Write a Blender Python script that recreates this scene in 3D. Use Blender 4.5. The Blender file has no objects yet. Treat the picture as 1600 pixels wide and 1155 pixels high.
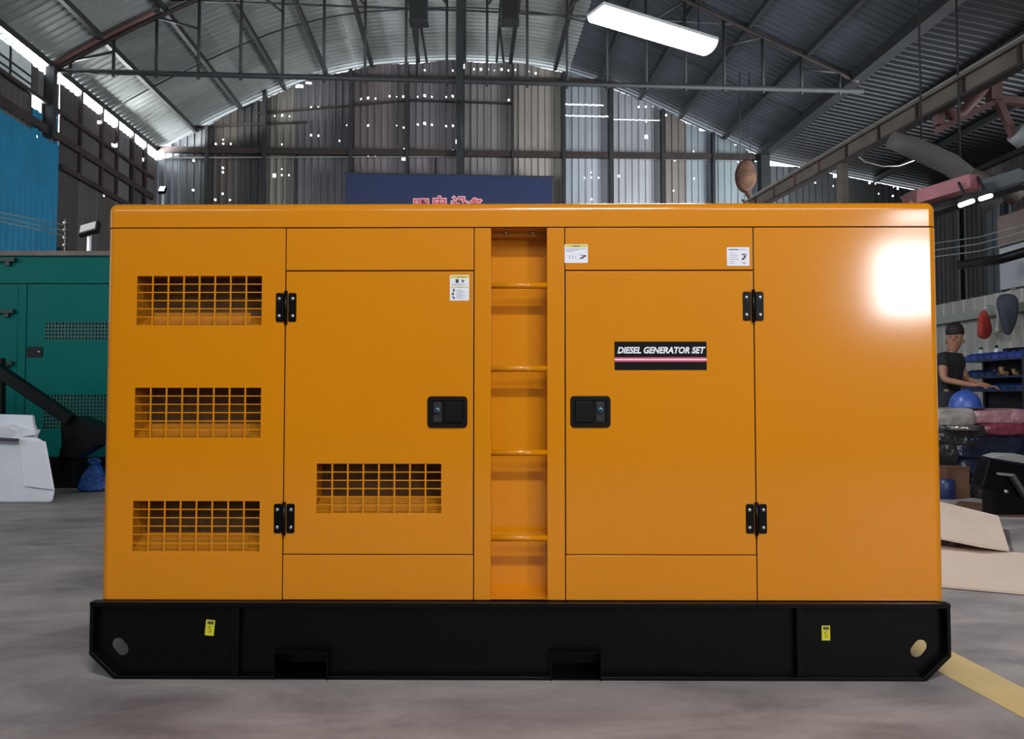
import bpy, bmesh, math, random
from mathutils import Vector, Matrix
random.seed(7)
R = math.radians
SC = bpy.context.scene
C = SC.collection

# ------------------------------------------------------------------ camera
F_PX, HC, PITCH = 1180.0, 0.95, R(2.11)
cam_d = bpy.data.cameras.new('camera'); cam = bpy.data.objects.new('camera', cam_d); C.objects.link(cam)
cam_d.sensor_width = 36.0; cam_d.lens = 36.0 * F_PX / 1600.0; cam_d.clip_end = 200
cam.location = (0, 0, HC); cam.rotation_euler = (R(90) + PITCH, 0, 0)
SC.camera = cam
SC.view_settings.view_transform = 'Standard'; SC.view_settings.look = 'None'
SC.view_settings.gamma = 1.0; SC.view_settings.use_curve_mapping = False
SC.view_settings.exposure = 0.0

# ------------------------------------------------------------------ sky (overcast white daylight)
w = bpy.data.worlds.new('sky'); SC.world = w; w.use_nodes = True
bg = w.node_tree.nodes['Background']; bg.inputs[0].default_value = (0.86, 0.93, 1.0, 1); bg.inputs[1].default_value = 3.2

YAW = R(3.5)                       # the hall is turned a little against the camera
HALL = Matrix.Rotation(YAW, 4, 'Z')
def hall(u, v, z): return HALL @ Vector((u, v, z))

def area(name, loc, size, energy, color, look=None, sizey=None, spread=180):
    l = bpy.data.lights.new(name, 'AREA'); l.energy = energy; l.color = color
    l.shape = 'RECTANGLE'; l.size = size; l.size_y = sizey or size; l.spread = R(spread)
    o = bpy.data.objects.new(name, l); C.objects.link(o); o.location = loc
    d = (Vector(look) - Vector(loc)).normalized()
    o.rotation_euler = d.to_track_quat('-Z', 'Y').to_euler()
    return o
# windows behind the photographer: high band added for fill, low pair assumed from paint reflection
FRONT_V = -6.0
WIN = [(-7.6, -4.4, 5.0, 7.2), (-2.6, 0.6, 5.0, 7.2), (2.4, 5.6, 5.0, 7.2), (4.72, 5.62, 2.12, 3.16), (4.98, 5.62, 3.50, 3.80)]
WPOW = [75, 95, 120, 160, 24]
for k, (a, b, z0, z1) in enumerate(WIN):
    p = hall((a + b) / 2, FRONT_V + 0.1, (z0 + z1) / 2)
    area('added_daylight_fill', p, b - a - .05, WPOW[k], (0.93, 0.97, 1.0), p + (HALL.to_3x3() @ Vector((0, 1, 0))), z1 - z0 - .05)

# unseen window lamps added in left wall and right aisle to brighten the hall
SIDE = [(-9.0, 3.0, 7.5, 1.6, 6.6, 120, 1), (-9.0, 8.6, 13.4, 1.6, 6.6, 850, 1), (13.55, 4.0, 10.0, 1.2, 5.6, 160, -1), (13.55, 11.0, 17.2, 1.2, 5.6, 1250, -1)]
for u, v0, v1, z0, z1, pw_, sg in SIDE:
    p = hall(u + sg * .18, (v0 + v1) / 2, (z0 + z1) / 2)
    area('added_daylight_fill', p, z1 - z0, pw_, (0.93, 0.97, 1.0), p + (HALL.to_3x3() @ Vector((sg, .5, .1))), v1 - v0, spread=112)

# unseen fill light added under the left eave, brightens roof through gap above wall
p = hall(-9.75, 19.1, 7.2)
area('added_daylight_fill', p, 6.0, 6500, (0.97, 0.99, 1.0), p + (HALL.to_3x3() @ Vector((1, 0, 1.15))), .9)

# ------------------------------------------------------------------ helpers
def s2l(c):
    return tuple(((x / 255) / 12.92 if x / 255 <= .04045 else (((x / 255) + .055) / 1.055) ** 2.4) for x in c)
def ray(px, py):
    d = Vector(((px - 800) / F_PX, 1.0, -(py - 577.5) / F_PX))
    return Matrix.Rotation(PITCH, 3, 'X') @ d
def at(px, py, Y):
    d = ray(px, py); return Vector((0, 0, HC)) + d * (Y / d.y)
def atfloor(px, py, z=0):
    d = ray(px, py); return Vector((0, 0, HC)) + d * ((z - HC) / d.z)
HI = HALL.inverted().to_3x3()
def hv(px, py, v):                 # point of the hall's cross plane v, as (u, z)
    d = HI @ ray(px, py); t = v / d.y
    return d.x * t, HC + d.z * t
def hu(px, py, u):                 # point of the hall's lengthwise plane u, as (v, z)
    d = HI @ ray(px, py); t = u / d.x
    return d.y * t, HC + d.z * t

MATS = {}
def mat(name, rgb, rough=.5, metal=0.0, noise=None, bump=None, emit=None, coat=0, coatr=.1, spec=None, lin=False, trans=0, alpha=1):
    if name in MATS: return MATS[name]
    m = bpy.data.materials.new(name); m.use_nodes = True; nt = m.node_tree; b = nt.nodes['Principled BSDF']
    col = rgb if lin else s2l(rgb)
    b.inputs['Base Color'].default_value = (*col, 1); b.inputs['Roughness'].default_value = rough
    b.inputs['Metallic'].default_value = metal; b.inputs['Coat Weight'].default_value = coat; b.inputs['Coat Roughness'].default_value = coatr
    b.inputs['Transmission Weight'].default_value = trans; b.inputs['Alpha'].default_value = alpha
    if spec is not None: b.inputs['Specular IOR Level'].default_value = spec
    if emit:
        b.inputs['Emission Color'].default_value = (*emit[0], 1); b.inputs['Emission Strength'].default_value = emit[1]
    if noise or bump:
        tc = nt.nodes.new('ShaderNodeTexCoord')
    if noise:
        sc_, amt = noise[0], noise[1]; stretch = noise[2] if len(noise) > 2 else (1, 1, 1)
        mp = nt.nodes.new('ShaderNodeMapping'); mp.inputs['Scale'].default_value = stretch
        nt.links.new(tc.outputs['Object'], mp.inputs[0])
        n = nt.nodes.new('ShaderNodeTexNoise'); n.inputs['Scale'].default_value = sc_; n.inputs['Detail'].default_value = 6
        n.inputs['Roughness'].default_value = .62
        nt.links.new(mp.outputs[0], n.inputs['Vector'])
        rp = nt.nodes.new('ShaderNodeValToRGB'); rp.color_ramp.elements[0].position = .3; rp.color_ramp.elements[1].position = .7
        rp.color_ramp.elements[0].color = tuple(c * (1 - amt) for c in col) + (1,)
        rp.color_ramp.elements[1].color = tuple(min(1, c * (1 + amt)) for c in col) + (1,)
        nt.links.new(n.outputs['Fac'], rp.inputs[0]); nt.links.new(rp.outputs[0], b.inputs['Base Color'])
    if bump:
        n2 = nt.nodes.new('ShaderNodeTexNoise'); n2.inputs['Scale'].default_value = bump[0]; n2.inputs['Detail'].default_value = 4
        nt.links.new(tc.outputs['Object'], n2.inputs['Vector'])
        bp = nt.nodes.new('ShaderNodeBump'); bp.inputs['Strength'].default_value = bump[1]; bp.inputs['Distance'].default_value = bump[2]
        nt.links.new(n2.outputs['Fac'], bp.inputs['Height']); nt.links.new(bp.outputs[0], b.inputs['Normal'])
    MATS[name] = m; return m

def tag(o, label=None, cat=None, group=None, kind=None):
    if label: o['label'] = label
    if cat: o['category'] = cat
    if group: o['group'] = group
    if kind: o['kind'] = kind
    return o
def empty(name, loc=(0, 0, 0), rz=0, label=None, cat=None, group=None):
    o = bpy.data.objects.new(name, None); C.objects.link(o); o.location = loc; o.rotation_euler = (0, 0, rz)
    o.empty_display_size = .1
    return tag(o, label, cat, group)
def copy_tree(o, parent=None):
    c = o.copy(); C.objects.link(c)
    if parent: c.parent = parent
    for ch in list(o.children): copy_tree(ch, c)
    return c

class MB:
    """collects shapes, links them as one mesh object"""
    def __init__(s): s.v = []; s.f = []; s.m = []; s.sm = []
    def add(s, vs, fs, mi=0, smooth=False):
        n = len(s.v); s.v += [tuple(x) for x in vs]
        for f in fs: s.f.append(tuple(i + n for i in f)); s.m.append(mi); s.sm.append(smooth)
        return s
    def box(s, x0, x1, y0, y1, z0, z1, M=None, mi=0):
        vs = [Vector((x, y, z)) for z in (z0, z1) for y in (y0, y1) for x in (x0, x1)]
        if M: vs = [M @ v for v in vs]
        return s.add(vs, [(0, 2, 3, 1), (4, 5, 7, 6), (0, 1, 5, 4), (2, 6, 7, 3), (0, 4, 6, 2), (1, 3, 7, 5)], mi)
    def quad(s, a, b, c, d, mi=0): return s.add([a, b, c, d], [(0, 1, 2, 3)], mi)
    def bar(s, a, b, w, h=None, mi=0, up=(0, 0, 1)):          # rectangular bar from a to b
        a = Vector(a); b = Vector(b); h = h or w; d = (b - a).normalized(); up = Vector(up)
        if abs(d.dot(up)) > .98: up = Vector((1, 0, 0))
        r = d.cross(up).normalized(); t = r.cross(d)
        vs = []
        for p in (a, b):
            for (i, j) in ((-1, -1), (1, -1), (1, 1), (-1, 1)): vs.append(p + r * (i * w / 2) + t * (j * h / 2))
        return s.add(vs, [(3, 2, 1, 0), (4, 5, 6, 7), (0, 1, 5, 4), (1, 2, 6, 5), (2, 3, 7, 6), (3, 0, 4, 7)], mi)
    def tube(s, pts, r, n=10, mi=0, cap=True):
        pts = [Vector(p) for p in pts]; rs = r if isinstance(r, (list, tuple)) else [r] * len(pts)
        rings = []; prev = None; vs = []
        for i, p in enumerate(pts):
            d = (pts[min(i + 1, len(pts) - 1)] - pts[max(i - 1, 0)]).normalized()
            if prev is None:
                a = Vector((0, 0, 1)) if abs(d.z) < .9 else Vector((1, 0, 0)); prev = d.cross(a).normalized()
            prev = (prev - d * prev.dot(d)).normalized(); q = d.cross(prev)
            for k in range(n):
                t = 2 * math.pi * k / n; vs.append(p + (prev * math.cos(t) + q * math.sin(t)) * rs[i])
        fs = []
        for i in range(len(pts) - 1):
            for k in range(n): fs.append((i * n + k, i * n + (k + 1) % n, (i + 1) * n + (k + 1) % n, (i + 1) * n + k))
        s.add(vs, fs, mi, True)
        if cap:
            m = len(s.v) - len(vs)
            s.f.append(tuple(m + k for k in range(n))[::-1]); s.m.append(mi); s.sm.append(False)
            s.f.append(tuple(m + (len(pts) - 1) * n + k for k in range(n))); s.m.append(mi); s.sm.append(False)
        return s
    def lathe(s, prof, c=(0, 0, 0), n=20, mi=0, M=None):       # prof: (radius, z)
        vs = []
        for (r, z) in prof:
            for k in range(n):
                t = 2 * math.pi * k / n; p = Vector((r * math.cos(t), r * math.sin(t), z))
                p = (M @ p if M else p) + Vector(c); vs.append(p)
        fs = [(i * n + k, i * n + (k + 1) % n, (i + 1) * n + (k + 1) % n, (i + 1) * n + k) for i in range(len(prof) - 1) for k in range(n)]
        return s.add(vs, fs, mi, True)
    def prism(s, poly, y0, y1, mi=0, M=None):                  # poly in (x, z), extruded in y
        n = len(poly); vs = [Vector((x, y0, z)) for x, z in poly] + [Vector((x, y1, z)) for x, z in poly]
        if M: vs = [M @ v for v in vs]
        fs = [tuple(range(n)), tuple(range(2 * n - 1, n - 1, -1))] + [(i, i + n, (i + 1) % n + n, (i + 1) % n) for i in range(n)]
        return s.add(vs, fs, mi)
    def build(s, name, m, parent=None, bevel=0, seg=2, rot=0, weld=False, fix=True):
        me = bpy.data.meshes.new(name); me.from_pydata(s.v, [], s.f)
        for i, p in enumerate(me.polygons): p.material_index = s.m[i]; p.use_smooth = s.sm[i]
        ms = m if isinstance(m, (list, tuple)) else [m]
        for x in ms: me.materials.append(x)
        if weld or fix:
            b = bmesh.new(); b.from_mesh(me)
            if weld: bmesh.ops.remove_doubles(b, verts=b.verts, dist=1e-5)
            if fix: bmesh.ops.recalc_face_normals(b, faces=b.faces)
            b.to_mesh(me); b.free()
        o = bpy.data.objects.new(name, me); C.objects.link(o)
        if parent: o.parent = parent
        if rot: o.rotation_euler = (0, 0, rot)
        if bevel:
            md = o.modifiers.new('bevel', 'BEVEL'); md.width = bevel; md.segments = seg; md.limit_method = 'ANGLE'; md.harden_normals = True
            for p in me.polygons: p.use_smooth = True
        return o
def rrect(x0, x1, z0, z1, r, n=5):
    pts = []
    for cx, cz, a in ((x1 - r, z1 - r, 0), (x0 + r, z1 - r, 90), (x0 + r, z0 + r, 180), (x1 - r, z0 + r, 270)):
        for k in range(n + 1):
            t = R(a + 90 * k / n); pts.append((cx + r * math.cos(t), cz + r * math.sin(t)))
    return pts
def text(body, size, m, parent, loc, name='lettering', rot=(R(90), 0, 0), shear=0, bold=0, extr=.0006, sx=1, align='CENTER'):
    cu = bpy.data.curves.new(name, 'FONT'); cu.body = body; cu.size = size; cu.shear = shear; cu.offset = bold; cu.extrude = extr
    cu.align_x = align; cu.align_y = 'CENTER'; cu.resolution_u = 3
    t = bpy.data.objects.new(name, cu); C.objects.link(t)
    dg = bpy.context.evaluated_depsgraph_get(); me = bpy.data.meshes.new_from_object(t.evaluated_get(dg))
    bpy.data.objects.remove(t); me.materials.clear(); me.materials.append(m)
    o = bpy.data.objects.new(name, me); C.objects.link(o); o.parent = parent; o.location = loc; o.rotation_euler = rot; o.scale = (sx, 1, 1)
    return o

# ------------------------------------------------------------------ materials
M_ORANGE = mat('amber_paint', (0.61, 0.205, 0.0004), .40, spec=.12, coat=.85, coatr=.12, lin=True, noise=(1.3, .03), bump=(2.2, .10, .01))
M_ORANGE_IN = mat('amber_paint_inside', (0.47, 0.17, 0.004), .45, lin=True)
M_BLACK = mat('black_gloss_paint', (3, 3, 4), .34, spec=.2)
M_BLACKM = mat('black_plastic', (4, 3, 3), .42, spec=.25)
M_STEEL = mat('zinc_screw', (190, 190, 185), .3, .8)
M_WHITE = mat('white_sticker', (222, 220, 226), .5)
M_INK = mat('dark_ink', (55, 52, 58), .6)
M_INKL = mat('pale_ink', (150, 146, 165), .6)
M_YEL = mat('yellow_sticker', (205, 195, 40), .5)
M_YELD = mat('olive_ink', (130, 118, 20), .6)
M_RUSTY = mat('dark_steel_rust', (50, 40, 38), .7, .1, noise=(4, .3))
M_STEELD = mat('dark_steel', (42, 44, 46), .65, .2, noise=(3, .25))
M_REDBR = mat('red_oxide_steel', (110, 78, 76), .6, .1, noise=(3, .25))
M_PINKR = mat('faded_red_beam', (150, 92, 98), .6, noise=(3, .2))
M_GIRD = mat('girder_dusty_brown', (98, 90, 82), .7, .1, noise=(2, .25))

# ================================================================== SETTING
# ---- floor
def floor_material():
    m = bpy.data.materials.new('concrete_floor'); m.use_nodes = True; nt = m.node_tree; b = nt.nodes['Principled BSDF']
    tc = nt.nodes.new('ShaderNodeTexCoord'); mp = nt.nodes.new('ShaderNodeMapping'); mp.inputs['Scale'].default_value = (1.0, 2.0, 1)
    mp.inputs['Rotation'].default_value = (0, 0, R(-24)); nt.links.new(tc.outputs['Object'], mp.inputs[0])
    n1 = nt.nodes.new('ShaderNodeTexNoise'); n1.inputs['Scale'].default_value = 1.6; n1.inputs['Detail'].default_value = 9; n1.inputs['Roughness'].default_value = .62
    n1.inputs['Distortion'].default_value = .6
    nt.links.new(mp.outputs[0], n1.inputs['Vector'])
    r1 = nt.nodes.new('ShaderNodeValToRGB'); e = r1.color_ramp.elements
    e[0].position = .30; e[0].color = (*s2l((108, 99, 99)), 1); e[1].position = .72; e[1].color = (*s2l((166, 156, 152)), 1)
    k = e.new(.5); k.color = (*s2l((142, 132, 130)), 1)
    nt.links.new(n1.outputs['Fac'], r1.inputs[0])
    n2 = nt.nodes.new('ShaderNodeTexNoise'); n2.inputs['Scale'].default_value = 30; n2.inputs['Detail'].default_value = 5
    nt.links.new(tc.outputs['Object'], n2.inputs['Vector'])
    mx = nt.nodes.new('ShaderNodeMix'); mx.data_type = 'RGBA'; mx.blend_type = 'OVERLAY'; mx.inputs[0].default_value = .10
    nt.links.new(r1.outputs[0], mx.inputs[6]); nt.links.new(n2.outputs['Fac'], mx.inputs[7]); nt.links.new(mx.outputs[2], b.inputs['Base Color'])
    n3 = nt.nodes.new('ShaderNodeMapRange'); n3.inputs[3].default_value = .42; n3.inputs[4].default_value = .75
    nt.links.new(n1.outputs['Fac'], n3.inputs[0]); nt.links.new(n3.outputs[0], b.inputs['Roughness'])
    bp = nt.nodes.new('ShaderNodeBump'); bp.inputs['Strength'].default_value = .25; bp.inputs['Distance'].default_value = .004
    nt.links.new(n2.outputs['Fac'], bp.inputs['Height']); nt.links.new(bp.outputs[0], b.inputs['Normal'])
    return m
DB = 22.0                                       # back wall
ULW, URW = hv(245, 240, DB)[0], hv(1190, 243, DB)[0]
UR2 = hv(1452, 300, DB)[0] + .1                 # far wall of the right aisle
EAVE = hv(245, 236, DB)[1]
floor = MB().box(ULW - .3, UR2 + .3, FRONT_V - .3, DB + .3, -.12, 0).build('floor', floor_material(), rot=YAW); tag(floor, kind='structure')

# ---- corrugated sheet
def corr(off_pitch=.2, depth=.028):
    P = off_pitch; pr = [(0, 0), (.62 * P, 0), (.70 * P, depth), (.92 * P, depth), (P, 0)]
    def f(a):
        t = a % P
        for (x0, y0), (x1, y1) in zip(pr, pr[1:]):
            if t <= x1: return y0 + (y1 - y0) * (t - x0) / (x1 - x0)
        return 0
    def br(a0, a1):
        out = {a0, a1}; k = math.floor(a0 / P)
        while k * P < a1:
            for x, _ in pr:
                q = k * P + x
                if a0 < q < a1: out.add(round(q, 5))
            k += 1
        return sorted(out)
    return f, br
CF, CBR = corr()
def sheet(name, mt, parent, a0, a1, z0, top, place, holes=()):
    """place(a, z, off) -> point.  holes: (a, z, half width, half height)"""
    mb = MB(); hs = [h for h in holes if h[0] + h[2] > a0 and h[0] - h[2] < a1]
    br = set(CBR(a0, a1))
    for h in hs:
        for q in (h[0] - h[2], h[0] + h[2]):
            if a0 < q < a1: br.add(q)
    br = sorted(br)
    for p, q in zip(br, br[1:]):
        if q - p < 1e-4: continue
        mid = (p + q) / 2; cuts = []
        for h in hs:
            if abs(h[0] - mid) < h[2]: cuts.append((h[1] - h[3], h[1] + h[3]))
        cuts.sort(); zs = z0; segs = []
        for c0, c1 in cuts:
            if c1 <= zs: continue
            if c0 > zs: segs.append((zs, c0))
            zs = c1
        segs.append((zs, None))
        for s0, s1 in segs:
            ta, tb = (top(p), top(q)) if s1 is None else (s1, s1)
            if min(ta, tb) <= s0 + 1e-3: continue
            mb.quad(place(p, s0, CF(p)), place(q, s0, CF(q)), place(q, tb, CF(q)), place(p, ta, CF(p)))
    if not mb.f: return None
    return mb.build(name, mt, parent, weld=True, fix=False)

def sheetmat(rgb, i):
    return mat('sheet_metal_%s' % i, rgb, .55, .15, noise=(1.1, .16, (1, 1, .35)))

# ---- roof outline at the gable
arch_px = [(245, 236), (330, 189), (440, 138), (500, 117), (560, 103), (640, 95), (720, 92), (800, 96), (865, 105), (930, 124), (1000, 152), (1080, 190), (1190, 240)]
ARCH = [hv(x, y - 2, DB) for x, y in arch_px]
def lerp_prof(P, u):
    if u <= P[0][0]: a, b = P[0], P[1]
    elif u >= P[-1][0]: a, b = P[-2], P[-1]
    else:
        for a, b in zip(P, P[1:]):
            if a[0] <= u <= b[0]: break
    return a[1] + (b[1] - a[1]) * (u - a[0]) / (b[0] - a[0])
def cat(P, n):                                   # resample smoothly by arc length
    L = [0]
    for a, b in zip(P, P[1:]): L.append(L[-1] + math.hypot(b[0] - a[0], b[1] - a[1]))
    out = []
    for k in range(n + 1):
        s = L[-1] * k / n
        for i in range(len(P) - 1):
            if L[i] <= s <= L[i + 1] + 1e-9: break
        t = (s - L[i]) / (L[i + 1] - L[i])
        p0 = P[max(i - 1, 0)]; p1 = P[i]; p2 = P[i + 1]; p3 = P[min(i + 2, len(P) - 1)]
        q = tuple(.5 * (2 * p1[j] + (p2[j] - p0[j]) * t + (2 * p0[j] - 5 * p1[j] + 4 * p2[j] - p3[j]) * t * t + (3 * p1[j] - p0[j] - 3 * p2[j] + p3[j]) * t ** 3) for j in (0, 1))
        out.append(q)
    return out
NARC = 30
ARC = cat(ARCH, NARC)
AISLE = [(URW + .05, lerp_prof(ARC, URW) - .12), hv(1452, 296, DB)]
aisle_end = (UR2 + .25, AISLE[0][1] + (AISLE[1][1] - AISLE[0][1]) * (UR2 + .25 - AISLE[0][0]) / (AISLE[1][0] - AISLE[0][0]))
AISLE = [AISLE[0], aisle_end]

# ---- ceiling: corrugated roof sheets, ribs run across the hall
ceil_root = empty('ceiling', (0, 0, 0), YAW); tag(ceil_root, kind='structure')
def roof_sheet(pts, v0, v1, mt, parent):
    br = CBR(v0, v1); mb = MB(); rows = []
    for k, (u, z) in enumerate(pts):
        a = pts[max(k - 1, 0)]; b = pts[min(k + 1, len(pts) - 1)]; t = Vector((b[0] - a[0], b[1] - a[1])).normalized(); n = Vector((-t.y, t.x))
        if n.y < 0: n = -n
        rows.append([(u + n.x * CF(v), v, z + n.y * CF(v)) for v in br])
    m = len(br); vs = [p for r in rows for p in r]
    fs = [(k * m + i, k * m + i + 1, (k + 1) * m + i + 1, (k + 1) * m + i) for k in range(len(rows) - 1) for i in range(m - 1)]
    mb.add(vs, fs); return mb.build('roof_sheet', mt, parent, fix=False)
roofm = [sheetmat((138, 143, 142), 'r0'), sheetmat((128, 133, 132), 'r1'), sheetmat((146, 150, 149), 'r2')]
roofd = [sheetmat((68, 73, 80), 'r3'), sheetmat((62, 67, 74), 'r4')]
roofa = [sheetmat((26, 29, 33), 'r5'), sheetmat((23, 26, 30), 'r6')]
ARCO = [(ARC[0][0] - .35, ARC[0][1] - .17)] + ARC[1:]
vs_ = [FRONT_V - .2, -4, -2, 0, 2, 4, 6, 8, 10, 12, 13.4, 14.8, 16.2, 17.6, 19.0, 20.4, DB + .25]
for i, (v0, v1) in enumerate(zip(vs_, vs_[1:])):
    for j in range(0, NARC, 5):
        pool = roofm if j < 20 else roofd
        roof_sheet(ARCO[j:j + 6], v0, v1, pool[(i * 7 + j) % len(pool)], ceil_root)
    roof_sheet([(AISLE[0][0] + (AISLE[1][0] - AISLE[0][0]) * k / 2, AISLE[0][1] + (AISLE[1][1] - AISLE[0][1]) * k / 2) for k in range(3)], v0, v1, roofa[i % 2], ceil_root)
# purlins (run along the hall)
def purlin(u, z, v0, v1, w=.10, h=.13, m=M_STEELD):
    return MB().bar((u, v0, z), (u, v1, z), w, h, up=(0, 0, 1)).build('purlin', m, ceil_root)
for k in range(1, 14):
    i = k * NARC / 14; j = int(i); t = i - j
    u = ARC[j][0] * (1 - t) + ARC[j + 1][0] * t; z = ARC[j][1] * (1 - t) + ARC[j + 1][1] * t
    purlin(u, z - .09, FRONT_V, DB - .05, m=M_STEELD)
purlin(ARC[0][0] + .05, ARC[0][1] - .05, FRONT_V, DB - .05, .12, .14)
purlin(ARC[-1][0] - .02, ARC[-1][1] - .10, FRONT_V, DB - .05, .3, .22)
for t in (.3, .62, .93):
    purlin(AISLE[0][0] + (AISLE[1][0] - AISLE[0][0]) * t, AISLE[0][1] + (AISLE[1][1] - AISLE[0][1]) * t - .08, FRONT_V, DB - .05)
# tie rods between purlins (thin cross lines)
for v in (18.9,):
    MB().tube([(u, v, z - .12) for u, z in ARC], .018, 6).build('tie_rod', M_STEELD, ceil_root)

# ---- back wall
wb = empty('wall_back', (0, 0, 0), YAW); tag(wb, kind='structure')
Z = [(27, 548, 2), (103, 635, 2), (144, 632, 3), (184, 637, 2), (142, 790, 2.4), (100, 960, 5), (141, 925, 2), (141, 958, 2.4), (180, 958, 2.4),
     (301, 587, 2.6), (341, 588, 2.4), (301, 740, 3), (342, 743, 3), (459, 432, 2.6), (499, 427, 2.6), (457, 771, 2.6), (497, 686, 2), (420, 428, 1.4), (575, 543, 2.4), (614, 538, 3.4), (654, 542, 2.6),
     (731, 529, 2.8), (770, 532, 1.6), (806, 531, 3), (885, 532, 2), (923, 525, 3.6), (962, 532, 2.4), (1040, 532, 2.2), (1076, 528, 3.2), (614, 688, 3.2), (770, 689, 1.8), (808, 700, 2.6),
     (885, 683, 2.8), (923, 677, 4), (962, 684, 2.8), (1040, 691, 2.6), (1077, 689, 3), (1114, 692, 2.2), (1102, 776, 6), (808, 866, 6.4), (810, 815, 1.6), (1107, 817, 2), (1077, 822, 1.6),
     (614, 859, 2.6), (653, 859, 2.6), (831, 372, 2), (923, 387, 2.4), (1076, 388, 2.4), (1131, 365, 6), (1192, 380, 2.8), (1230, 380, 3.4), (1268, 380, 3), (1304, 386, 1.4), (1343, 381, 3.2), (1380, 386, 2.4), (1382, 548, 3)]
HOLES = [(400 + x / 3.5, y / 3.5, r) for x, y, r in Z]
HOLES += [(800 + x / 3.5, y / 3.5, r) for x, y, r in [(18, 383, 2.4), (91, 392, 2), (129, 402, 3), (390, 459, 2), (692, 587, 2.6), (731, 586, 2.6), (768, 586, 1.4), (841, 633, 2.8), (733, 668, 2.4), (734, 750, 5.6), (990, 677, 1.6), (992, 829, 2.4), (889, 876, 3),
          (433, 943, 2), (396, 973, 2), (433, 971, 2.4), (473, 973, 2.2), (584, 964, 3), (882, 1045, 2.4), (995, 978, 2.6), (435, 1090, 2.6), (1235, 884, 2.6), (1332, 880, 3)]]
HOLES += [(x / 3.5, y / 3.5, r) for x, y, r in [(1222, 765, 2), (1182, 789, 2.4), (1222, 787, 2.4), (1263, 788, 2.4), (1060, 880, 2.8), (936, 866, 2), (1220, 919, 2.8), (1220, 943, 2.6), (1057, 1041, 3), (1218, 1060, 2.6), (1178, 1093, 2.8), (1258, 1094, 2.4), (875, 840, 2.4)]]
HOLES += [(1240 + x / 4.442, 130 + y / 4.442, r) for x, y, r in [(149, 692, 2), (275, 714, 2), (590, 768, 2), (687, 784, 2.4), (285, 645, 5), (525, 688, 4.5), (566, 698, 2.6), (722, 732, 3), (690, 724, 1.6)]]
HB = []
for x, y, r in HOLES:
    u, z = hv(x, y, DB); s = r * DB / F_PX / 2 * 1.05; HB.append((u, z, s * .92, s * 1.1))
for (x0, x1, y, hgt) in [(462, 474, 135, 5), (478, 487, 130, 3.5), (308, 326, 194, 6), (882, 943, 163.5, 2), (882, 950, 181, 2), (955, 1030, 187, 1.2), (1070, 1076, 192, 2), (1092, 1112, 203, 4), (1147, 1160, 226, 2.6), (1170, 1176, 237, 4), (932, 944, 131.5, 2), (1192, 1222, 256, 7), (1222, 1240, 259, 3)]:
    u0, z = hv(x0, y, DB); u1, _ = hv(x1, y, DB); HB.append(((u0 + u1) / 2, z, (u1 - u0) / 2, hgt * DB / F_PX / 2))
pB = lambda a, z, off: (a, DB - off, z)
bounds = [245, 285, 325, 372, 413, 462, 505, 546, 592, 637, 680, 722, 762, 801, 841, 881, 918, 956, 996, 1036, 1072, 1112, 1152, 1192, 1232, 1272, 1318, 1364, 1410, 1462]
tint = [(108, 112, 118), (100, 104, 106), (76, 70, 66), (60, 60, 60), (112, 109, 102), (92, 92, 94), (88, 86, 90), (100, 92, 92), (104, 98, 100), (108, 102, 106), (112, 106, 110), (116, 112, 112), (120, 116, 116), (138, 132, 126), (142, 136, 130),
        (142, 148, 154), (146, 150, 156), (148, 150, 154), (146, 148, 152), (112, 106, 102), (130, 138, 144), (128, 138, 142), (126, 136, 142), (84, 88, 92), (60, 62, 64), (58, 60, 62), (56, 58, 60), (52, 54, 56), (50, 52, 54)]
ZG = hv(720, 240, DB)[1]                        # the long girt
def backtop(u):
    if u <= URW: return lerp_prof(ARC, u) - .115 - .03 * math.sin(u * 3.1)
    return AISLE[0][1] + (AISLE[1][1] - AISLE[0][1]) * (u - AISLE[0][0]) / (AISLE[1][0] - AISLE[0][0]) - .12
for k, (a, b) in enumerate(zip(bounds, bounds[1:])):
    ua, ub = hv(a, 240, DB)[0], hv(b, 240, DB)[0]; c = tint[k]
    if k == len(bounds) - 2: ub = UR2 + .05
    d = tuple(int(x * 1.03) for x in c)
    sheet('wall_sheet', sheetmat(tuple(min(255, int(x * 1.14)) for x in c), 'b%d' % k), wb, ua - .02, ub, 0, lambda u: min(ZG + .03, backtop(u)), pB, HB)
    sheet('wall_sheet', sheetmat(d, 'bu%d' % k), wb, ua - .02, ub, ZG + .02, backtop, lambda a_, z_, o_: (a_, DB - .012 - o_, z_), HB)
# gable girts and columns
def bpart(name, px0, py0, px1, py1, w, h, m=M_STEELD, dv=.12, par=wb):
    u0, z0 = hv(px0, py0, DB - dv); u1, z1 = hv(px1, py1, DB - dv)
    return MB().bar((u0, DB - dv, z0), (u1, DB - dv, z1), w, h).build(name, m, par)
bpart('girt', 245, 234, 1190, 246, .12, .17, M_RUSTY, .16)
bpart('girt', 245, 247, 720, 245, .05, .035, M_STEEL, .12)
bpart('girt', 720, 243, 1160, 251, .05, .035, M_STEEL, .12)
bpart('girt', 400, 178, 640, 157, .04, .05, M_RUSTY, .10)
bpart('girt', 640, 157, 800, 162, .05, .05, M_STEELD, .10)
bpart('girt', 245, 201, 480, 191, .04, .06, M_RUSTY, .10)
bpart('girt', 415, 118, 965, 127, .08, .10, M_RUSTY, .14)
for x, ytop, wd, m in [(415, 140, .10, M_STEELD), (549, 108, .10, M_STEELD), (637, 98, .08, M_STEELD), (801, 100, .06, M_STEELD), (880, 112, .09, M_STEELD), (954, 134, .12, M_STEELD), (1034, 170, .09, M_STEELD), (1113, 206, .08, M_STEELD), (325, 196, .08, M_STEELD)]:
    u, zt = hv(x, ytop, DB - .12); MB().box(u - wd / 2, u + wd / 2, DB - .26, DB - .06, 0, zt - .05).build('column', m, wb)
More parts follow.
